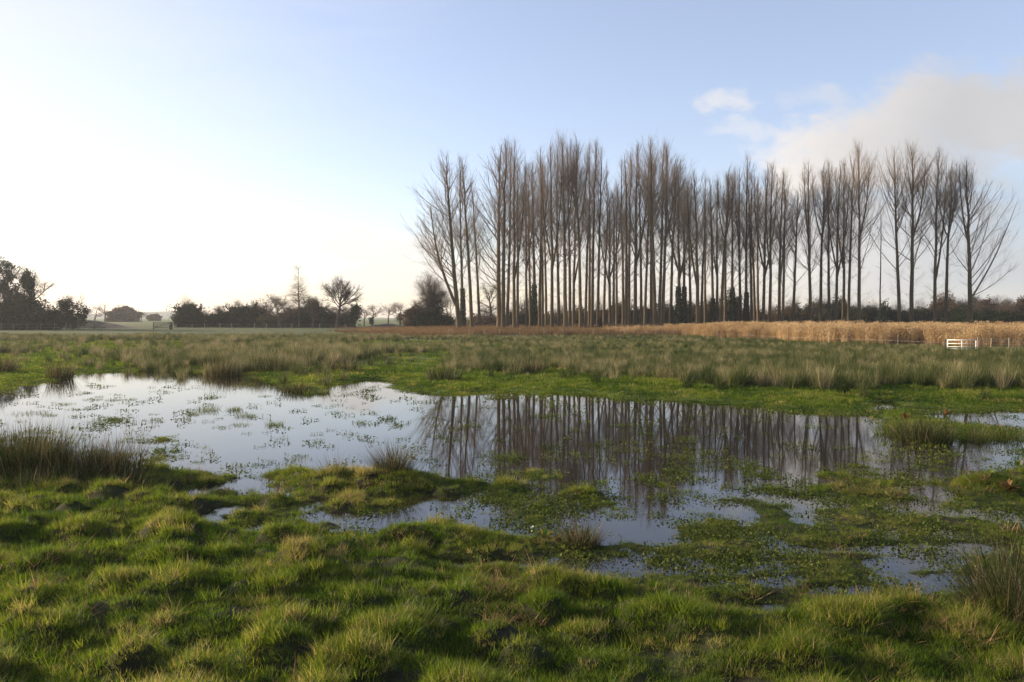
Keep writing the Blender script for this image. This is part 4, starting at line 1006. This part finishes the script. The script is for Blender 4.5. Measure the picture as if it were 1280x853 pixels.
# dark stump, fallen limb and log among the trunks
def stump():
    d = 136; x = gx(750.5, d); zb = tz(x, d) - .1
    Ht = zrow(397.5, d) - zb
    root = thing('tree_stump', 'tall black pointed stump standing among the poplar trunks', 'tree stump', (x, d, zb))
    g = np.random.default_rng(90); n, k = 9, 12
    t = np.linspace(0, 1, n); a = np.arange(k) * 2 * math.pi / k
    rad = np.interp(t, [0, .1, .35, .7, .9, 1], [.62, .50, .46, .34, .20, .05])
    V = [[(-.22 * (tt ** 1.5) + rr * math.cos(aa) * g.uniform(.8, 1.15), rr * math.sin(aa) * g.uniform(.8, 1.15), tt * Ht * (1 if i < n - 1 else g.uniform(.94, 1.02))) for aa in a] for i, (tt, rr) in enumerate(zip(t, rad))]
    i = np.arange(n - 1)[:, None] * k + np.arange(k)[None, :]; j = np.arange(n - 1)[:, None] * k + ((np.arange(k) + 1) % k)[None, :]
    obj('trunk', make_mesh('trunk', np.array(V), np.stack([i, j, j + k, i + k], -1).reshape(-1, 4), None, True), M_STUMP, root)
    sp = np.array([[[.2, 0, Ht * .4], [.35, 0, Ht * .55], [.42, .05, Ht * .72]], [[-.25, .1, Ht * .5], [-.42, .1, Ht * .66], [-.5, .1, Ht * .85]]])
    obj('splinter', Geo().add(*tubes(sp, np.array([[.12, .08, .02]] * 2), 5)).mesh('splinter'), M_STUMP, root)
    x = gx(763, d - 1); zb = tz(x, d - 1)
    root = thing('fallen_branch', 'pale broken branches leaning in dead grass beside the black stump', 'branch', (x, d - 1, zb))
    for k in range(5):
        p = np.array([[[g.uniform(-.9, .9), g.uniform(-.3, .3), 0], [g.uniform(-.5, .5), 0, .8], [g.uniform(-.4, .7), 0, g.uniform(1.2, 1.9)]]])
        obj('limb', Geo().add(*tubes(p, np.array([[.09, .07, .02]]), 5)).mesh('limb'), M_POPBARK if k % 2 else M_POSTW, root)
    x = gx(738, d + 1); zb = tz(x, d + 1)
    root = thing('fallen_log', 'long dark log lying on the ground beside the black stump', 'log', (x, d + 1, zb))
    p = np.array([[[-2.3, 0, .35], [-.8, .1, .5], [.8, 0, .55], [2.0, 0, .7]]])
    obj('trunk', Geo().add(*tubes(p, np.array([[.16, .22, .26, .30]]), 8)).mesh('trunk', True), M_STUMP, root)
    q = np.array([[[.2, 0, .6], [.5, .1, 1.1], [.9, .1, 1.5]], [[-.9, 0, .5], [-1.2, 0, .9], [-1.7, 0, 1.1]]])
    obj('limb', Geo().add(*tubes(q, np.array([[.08, .05, .02]] * 2), 5)).mesh('limb'), M_STUMP, root)
stump()

# ------------------------------------------------------------------ foreground plants, each its own thing
def at(px, py, z=0.0):
    d = gd(py, z); return gx(px, d), d
def near_rush(px, py, label, seed, n, r, lmin, lmax, lean=(.05, .5), curve=(0, .5), dead=.3, w=.0045, name='rush_clump', mat=None, group=None, leafy=0, cat='rushes', lift=0.0, deadmat=None):
    x, y = at(px, py); g = np.random.default_rng(seed)
    root = thing(name, label, cat, (x, y, max(tz(x, y), 0) - .02 + lift), 0, group)
    nd = int(n * dead)
    obj('foliage', m_of(blades(n - nd, r, lmin, lmax, w, lean, curve, 4, g, .75), name='foliage'), mat or M_RUSHT, root)
    if nd:
        G = Geo().add(*blades(nd, r * .9, lmin, lmax * 1.12, w * .9, (lean[0], lean[1] * 1.15), curve, 4, g, .7))
        obj('dead_foliage', G.mesh('dead_foliage'), deadmat or M_RUSHDEAD, root)
    return root
# big left clump: three neighbouring plants
near_rush(22, 606, 'tall dark rush clump at the picture edge by the water, largest of three', 501, 2000, .75, .3, .88, (.02, .6), (0, .6), .14, .008)
near_rush(92, 606, 'dark middle rush clump with brown seed stalks beside the water', 502, 1500, .62, .28, .76, (.02, .6), (0, .6), .16, .008)
near_rush(142, 606, 'sprawling rush clump with long pale stalks leaning out over the water', 503, 800, .5, .25, .85, (.1, .9), (0, .4), .4, .007)
near_rush(62, 616, 'low grassy rush clump in front of the tall dark ones', 504, 1100, .75, .15, .45, (.05, .6), (0, .6), .1, .008)
near_rush(150, 620, 'low dark grass clump sloping down from the sprawling rushes', 515, 900, .7, .12, .38, (.05, .8), (.1, .9), .08, .008)
near_rush(15, 628, 'low dark grass clump at the picture edge below the tallest rushes', 516, 900, .7, .12, .40, (.05, .8), (.1, .9), .08, .008)
# middle spit
near_rush(490, 606, 'straw coloured bushy tussock on the grassy spit in the flood', 505, 1000, .24, .22, .68, (.1, 1.0), (.1, .7), .35, .007, cat='tussock', name='grass_tussock')
near_rush(418, 608, 'thin sparse rush plant with arching stalks on the grassy spit', 506, 110, .25, .2, .5, (.3, 1.0), (0, .5), .5, .005)
near_rush(335, 604, 'few lone arching stalks at the water edge before the spit', 507, 22, .12, .25, .5, (.3, 1.0), (0, .4), .4, .005)
near_rush(728, 686, 'small brown bushy tussock on the near grass spit', 508, 800, .19, .12, .40, (.1, 1.1), (.2, 1.0), .45, .006, cat='tussock', name='grass_tussock')
# right foreground clump
near_rush(1285, 800, 'large dark leaning rush clump at the picture edge on the near grass', 509, 1300, .40, .25, .85, (.15, 1.0), (0, .7), .25, .006)
near_rush(1262, 818, 'yellow brown grass tussock at the foot of the large leaning rushes', 510, 420, .24, .1, .32, (.1, .9), (.2, 1.0), .5, .0045, mat=M_TUFT, cat='tussock', name='grass_tussock')
# right island
near_rush(1158, 552, 'rounded dark rush clump on the grassy islet in the flood', 511, 700, .50, .25, .75, (.05, .8), (.1, .9), .15, .009)
near_rush(1125, 545, 'yellow green grass tussock beside the rounded dark rush clump', 512, 500, .5, .15, .5, (.1, .8), (.2, .9), .35, .009, mat=M_TUFT, cat='tussock', name='grass_tussock')
near_rush(1222, 552, 'small yellowish tussock standing in water right of the islet', 513, 260, .28, .15, .5, (.1, .7), (.1, .8), .3, .009, mat=M_TUFT, cat='tussock', name='grass_tussock')
near_rush(1258, 549, 'wide low green tussock in the water near the picture edge', 514, 420, .55, .12, .42, (.1, .9), (.2, .9), .25, .009, mat=M_TUFT, cat='tussock', name='grass_tussock')
# shore clumps on the far bank
for i, (px, py, r, h, lab, dd) in enumerate([
    (75, 474, .55, 1.0, 'dark rush clump with pale tips at the far water edge, nearest the corner', .45), (5, 470, .55, 1.0, 'rush clump at the picture edge on the far bank', .4),
    (280, 470, .75, 1.0, 'pale feathery rush clump jutting into the far water', .45), (345, 469, .8, .95, 'wide dark rush clump behind the feathery one on the far shore', .2),
    (430, 468, .9, .85, 'dark rush clump on the far shore by the narrow inlet', .3), (556, 480, .62, .75, 'lone round dark rush clump on the bright green bank', .05),
    (370, 490, .55, .45, 'low rush clump on the islet at the far end of the flood', .3), (660, 470, .7, .85, 'rush clump with pale stalks at the edge of the long rush bed', .5),
    (395, 492, .45, .22, 'small flat green tussock at the end of the far islet', .1)]):
    near_rush(px, py, lab, 520 + i, 420, r, h * .45, h, (.05, .5), (0, .5), dd, .014, mat=M_TUFT if h < .3 else None)
# tufts in the left water
TUFTS = [(125, 527, .42, .14, 'flat green tuft in the open water, with a second tuft touching it'), (143, 525, .2, .13, 'small tuft beside the flat one in the open water'), (258, 513, .34, .20, 'largest domed tuft of the cluster in bright water'),
         (241, 519, .18, .12, 'small tuft in front of the largest domed one'), (292, 513, .2, .15, 'round tuft farthest out in the cluster of domes'), (306, 521, .28, .17, 'dark round tuft at the open side of the cluster'),
         (299, 532, .28, .10, 'flat yellow tuft nearest the viewer in the cluster'), (343, 532, .22, .17, 'lone round tuft in the open water off the cluster'), (33, 518, .5, .12, 'long flat tuft near the far corner of the water'), (60, 520, .2, .1, 'tiny tuft next to the long flat one'),
         (172, 545, .25, .08, 'low tuft in open water in front of the rush clumps'), (115, 568, .4, .12, 'green tuft just behind the tall rush clumps'), (160, 500, .26, .1, 'tuft far out in the dazzling water'), (140, 501, .24, .1, 'tuft beside the dazzling water one'),
         (115, 500, .3, .1, 'wide dark tuft in the dazzling far water'), (81, 506, .26, .1, 'dark tuft between the wide one and the corner'), (330, 496, .22, .09, 'dark tuft near the islet at the far end'), (371, 576, .26, .10, 'flat bright tuft in open water behind the spit')]
for i, (px, py, r, h, lab) in enumerate(TUFTS):
    near_rush(px, py, lab, 560 + i, 190, r, h * .5, h * 1.25, (.05, .7), (.1, .9), .15, .008, name='grass_tuft', mat=M_TUFT, group='grass tufts standing in the flood water', cat='grass tuft', lift=-.01)

def broadleaf(px, py, label, seed, n, L, mat, name='dock_plant', extra=None, spread=.9):
    x, y = at(px, py); g = np.random.default_rng(seed)
    root = thing(name, label, 'plant', (x, y, max(tz(x, y), 0) - .01))
    G = Geo(); tips = []
    for k in range(n * 2):
        a = g.random() * 6.28; up = g.uniform(.5, 2.0); l = L * g.uniform(.4, .95); w = l * g.uniform(.18, .30)
        f = np.array([math.cos(a) * spread, math.sin(a) * spread, up]); f /= np.linalg.norm(f); s = np.array([-math.sin(a), math.cos(a), 0])
        rows = []
        for q, ww in zip(np.linspace(0, 1, 7), (.08, .1, .6, 1.0, .95, .6, .04)):
            c = f * l * q + np.array([0, 0, -.45 * l * q * q * (1 - .4 * up)]); e = np.array([0, 0, .12 * w * ww])
            rows += [c - s * w * ww * .5 + e, c, c + s * w * ww * .5 + e]
        b = np.arange(6) * 3
        G.add(np.array(rows), np.concatenate([np.stack([b, b + 1, b + 4, b + 3], -1), np.stack([b + 1, b + 2, b + 5, b + 4], -1)])); tips.append(rows[-2])
    obj('foliage', G.mesh('foliage', True), mat, root)
    if extra:
        c = np.array([[g.uniform(-.2, .2), g.uniform(-.1, .1), g.uniform(.10, .26)] for _ in range(extra)])
        obj('pale_leaf', Geo().add(*leafquads(c, .024, g, 0, 1.3)).mesh('pale_leaf'), M_PALE, root)
    return root
broadleaf(682, 676, 'leafy dock with pale whitish leaves on the near grass spit', 601, 16, .20, M_DOCK, extra=4)
broadleaf(700, 680, 'small green dock beside the brown bushy tussock', 602, 10, .16, M_DOCK)
broadleaf(1262, 622, 'rusty orange dock plant at the water edge near the picture border', 603, 26, .26, M_DOCKRED)
broadleaf(1240, 614, 'straw and green dock at the water edge left of the rusty one', 604, 16, .24, M_DOCK)
broadleaf(1276, 585, 'lone dark leafy plant rising from the blue water at the border', 605, 9, .22, M_DOCK)
broadleaf(1213, 618, 'tiny orange leaved plant in the shallows near the rusty dock', 606, 8, .12, M_DOCKRED)
broadleaf(1133, 528, 'rusty leaved dock among the yellow green tussock on the islet', 607, 22, .30, M_DOCKRED)
broadleaf(1185, 520, 'withered dock with tan stalks behind the rounded rush clump', 608, 14, .30, M_DOCKRED)

def haze():
    g = Geo(); V = np.array([(x, y, z) for x in (-2700, 2700) for y in (-2700, 2700) for z in (-14, 46)], float)
    Q = np.array([[0, 1, 3, 2], [4, 6, 7, 5], [0, 4, 5, 1], [2, 3, 7, 6], [0, 2, 6, 4], [1, 5, 7, 3]])
    m, nt, out = nmat('haze'); v = N(nt, 'ShaderNodeVolumePrincipled'); v.inputs['Color'].default_value = (.93, .95, 1, 1); v.inputs['Density'].default_value = HAZE; v.inputs['Anisotropy'].default_value = .3
    nt.links.new(v.outputs[0], out.inputs['Volume'])
    tag(obj('haze', make_mesh('haze', V, Q), m), kind='stuff')
HAZE = .00026
haze()

# ------------------------------------------------------------------ camera, sun, sky
cam = bpy.data.cameras.new('camera'); co = bpy.data.objects.new('camera', cam); COL.objects.link(co)
co.location = (0, 0, H_EYE); co.rotation_euler = (math.pi / 2 - PITCH, 0, 0)
cam.sensor_width = 36; cam.lens = F_PX / 1280 * 36; cam.clip_start = .05; cam.clip_end = 12000
SC.camera = co
sd = Vector((math.sin(SUN_AZ) * math.cos(SUN_EL), math.cos(SUN_AZ) * math.cos(SUN_EL), math.sin(SUN_EL)))
sl = bpy.data.lights.new('sun', 'SUN'); sl.energy = 5.0; sl.angle = R(.55); sl.color = (1.0, .83, .60)
so = bpy.data.objects.new('sun', sl); COL.objects.link(so); so.rotation_euler = sd.to_track_quat('Z', 'Y').to_euler(); so.location = (-60, 30, 40)

def sky():
    w = bpy.data.worlds.new('World'); SC.world = w; w.use_nodes = True
    nt = w.node_tree; nt.nodes.clear(); L = nt.links.new
    out = N(nt, 'ShaderNodeOutputWorld'); bg = N(nt, 'ShaderNodeBackground', Strength=SKY_STRENGTH)
    st = N(nt, 'ShaderNodeTexSky', sky_type='NISHITA'); st.sun_disc = False; st.sun_elevation = SUN_EL; st.sun_rotation = SUN_AZ
    st.air_density = 1.0; st.dust_density = .8; st.ozone_density = 1.2; st.altitude = 0
    tc = N(nt, 'ShaderNodeTexCoord'); sp = N(nt, 'ShaderNodeSeparateXYZ'); L(tc.outputs['Generated'], sp.inputs[0])
    def M(op, a, b=None, c=None, clamp=False):
        n = N(nt, 'ShaderNodeMath', operation=op); n.use_clamp = clamp
        for i, v in enumerate((a, b, c)):
            if v is None: continue
            if isinstance(v, (int, float)): n.inputs[i].default_value = v
            else: L(v, n.inputs[i])
        return n.outputs[0]
    yy = M('MAXIMUM', sp.outputs['Y'], .05)
    u, v = M('DIVIDE', sp.outputs['X'], yy), M('DIVIDE', sp.outputs['Z'], yy)
    cb = N(nt, 'ShaderNodeCombineXYZ'); L(u, cb.inputs[0]); L(v, cb.inputs[1])
    mp = N(nt, 'ShaderNodeMapping'); mp.inputs['Scale'].default_value = (1, 1.7, 1); L(cb.outputs[0], mp.inputs[0])
    n1 = N(nt, 'ShaderNodeTexNoise', Scale=7.0, Detail=9.0, Roughness=.58); L(mp.outputs[0], n1.inputs['Vector'])
    n2 = N(nt, 'ShaderNodeTexNoise', Scale=2.2, Detail=6.0, Roughness=.55); L(mp.outputs[0], n2.inputs['Vector'])
    n3 = N(nt, 'ShaderNodeTexNoise', Scale=16.0, Detail=7.0, Roughness=.6); L(mp.outputs[0], n3.inputs['Vector']); s3 = N(nt, 'ShaderNodeSeparateColor'); L(n3.outputs['Color'], s3.inputs[0])
    uw = M('MULTIPLY_ADD', M('SUBTRACT', s3.outputs[0], .5), .14, u); vw = M('MULTIPLY_ADD', M('SUBTRACT', s3.outputs[1], .5), .08, v)
    nn = M('SUBTRACT', n1.outputs['Fac'], .5); nb = M('SUBTRACT', n2.outputs['Fac'], .5)
    def ell(px, py, wx, wy, soft=1.0, k=1.5):          # a cloud patch in sky direction, ragged by noise
        a = M('DIVIDE', M('SUBTRACT', uw, (px - 640) / F_PX), wx / F_PX); b = M('DIVIDE', M('SUBTRACT', vw, (HOR - py) / F_PX), wy / F_PX)
        d = M('ADD', M('MULTIPLY', a, a), M('MULTIPLY', b, b))
        f = M('SUBTRACT', M('ADD', 1.0, M('MULTIPLY', nn, k * 2)), d)
        mr = N(nt, 'ShaderNodeMapRange', interpolation_type='SMOOTHSTEP'); mr.inputs['From Min'].default_value = -.35 * soft; mr.inputs['From Max'].default_value = .75 * soft; L(f, mr.inputs[0])
        return mr.outputs[0]
    def mx(a, b): return M('MAXIMUM', a, b)
    big = mx(mx(ell(1215, 150, 150, 72), mx(ell(1050, 195, 110, 52), ell(1010, 215, 60, 50))), mx(ell(1130, 185, 170, 58), ell(1330, 150, 180, 80)))
    small = M('MULTIPLY', ell(912, 132, 30, 22, 1.8, 1.6), .62)
    wisps = M('MULTIPLY', mx(ell(1010, 124, 60, 18, 1.3, 2.4), ell(945, 168, 60, 12, 1.3, 2.4)), .38)
    low = M('MULTIPLY', mx(mx(ell(470, 305, 110, 22), ell(560, 345, 160, 24)), mx(ell(860, 330, 260, 60), ell(1090, 300, 200, 70))), .75)
    lowr = M('MULTIPLY', ell(1260, 330, 150, 40, 1.2), .5)
    sheet = mx(mx(big, small), mx(mx(wisps, low), lowr))
    # cloud colour: cream where the low sun reaches, grey on the far side
    gr = N(nt, 'ShaderNodeMapRange'); gr.inputs['From Min'].default_value = .30; gr.inputs['From Max'].default_value = .56; L(u, gr.inputs[0])
    gj = M('ADD', gr.outputs[0], M('MULTIPLY', nb, 1.1), clamp=True)
    cc = N(nt, 'ShaderNodeMix', data_type='RGBA'); L(gj, cc.inputs[0])
    k = CLOUD
    cc.inputs[6].default_value = (1.02 * k, .93 * k, .85 * k, 1); cc.inputs[7].default_value = (.55 * k, .54 * k, .545 * k, 1)
    m1 = N(nt, 'ShaderNodeMix', data_type='RGBA'); L(M('MULTIPLY', sheet, .92), m1.inputs[0])
    wb = N(nt, 'ShaderNodeMix', data_type='RGBA', blend_type='MULTIPLY'); wb.inputs[0].default_value = 1; L(st.outputs[0], wb.inputs[6]); wb.inputs[7].default_value = (.93, .855, .95, 1)   # camera white balance
    mb = N(nt, 'ShaderNodeMix', data_type='RGBA'); L(M('MULTIPLY', ell(1330, 300, 430, 120, 1.6, .8), .72), mb.inputs[0]); L(wb.outputs[2], mb.inputs[6]); mb.inputs[7].default_value = (1.35, 1.78, 2.35, 1)   # blue-grey bank low on the right
    L(mb.outputs[2], m1.inputs[6]); L(cc.outputs[2], m1.inputs[7])
    # thin high veil towards the sun
    dt = N(nt, 'ShaderNodeVectorMath', operation='DOT_PRODUCT'); L(tc.outputs['Generated'], dt.inputs[0]); dt.inputs[1].default_value = tuple(sd)
    ve = N(nt, 'ShaderNodeMapRange', interpolation_type='SMOOTHSTEP'); ve.inputs['To Min'].default_value = .20; ve.inputs['From Min'].default_value = .36; ve.inputs['From Max'].default_value = 1.05
    mp2 = N(nt, 'ShaderNodeMapping'); mp2.inputs['Rotation'].default_value = (0, 0, R(32)); mp2.inputs['Scale'].default_value = (1.1, 5.5, 1); L(cb.outputs[0], mp2.inputs[0])
    n4 = N(nt, 'ShaderNodeTexNoise', Scale=2.6, Detail=8.0, Roughness=.6, Distortion=.6); L(mp2.outputs[0], n4.inputs['Vector'])
    L(M('ADD', dt.outputs['Value'], M('ADD', M('MULTIPLY', nb, .18), M('MULTIPLY', M('SUBTRACT', n4.outputs['Fac'], .5), .45))), ve.inputs[0])
    m2 = N(nt, 'ShaderNodeMix', data_type='RGBA'); L(M('MULTIPLY', ve.outputs[0], .80), m2.inputs[0]); L(m1.outputs[2], m2.inputs[6]); m2.inputs[7].default_value = (VEIL, VEIL * .985, VEIL * .965, 1)
    L(m2.outputs[2], bg.inputs['Color']); L(bg.outputs[0], out.inputs[0])
SKY_STRENGTH, CLOUD, VEIL = .145, 3.7, 3.4
sky()

vs = SC.view_settings
SC.display_settings.display_device = 'sRGB'
vs.view_transform = 'Standard'; vs.look = 'None'; vs.exposure = 0.95; vs.gamma = 1.0; vs.use_curve_mapping = False
SC.cycles.max_bounces = 8; SC.cycles.diffuse_bounces = 3; SC.cycles.glossy_bounces = 3; SC.cycles.transmission_bounces = 3; SC.cycles.transparent_max_bounces = 4
SC.cycles.use_adaptive_sampling = True; SC.cycles.adaptive_threshold = .008; SC.cycles.use_denoising = True
SC.cycles.sample_clamp_indirect = 6
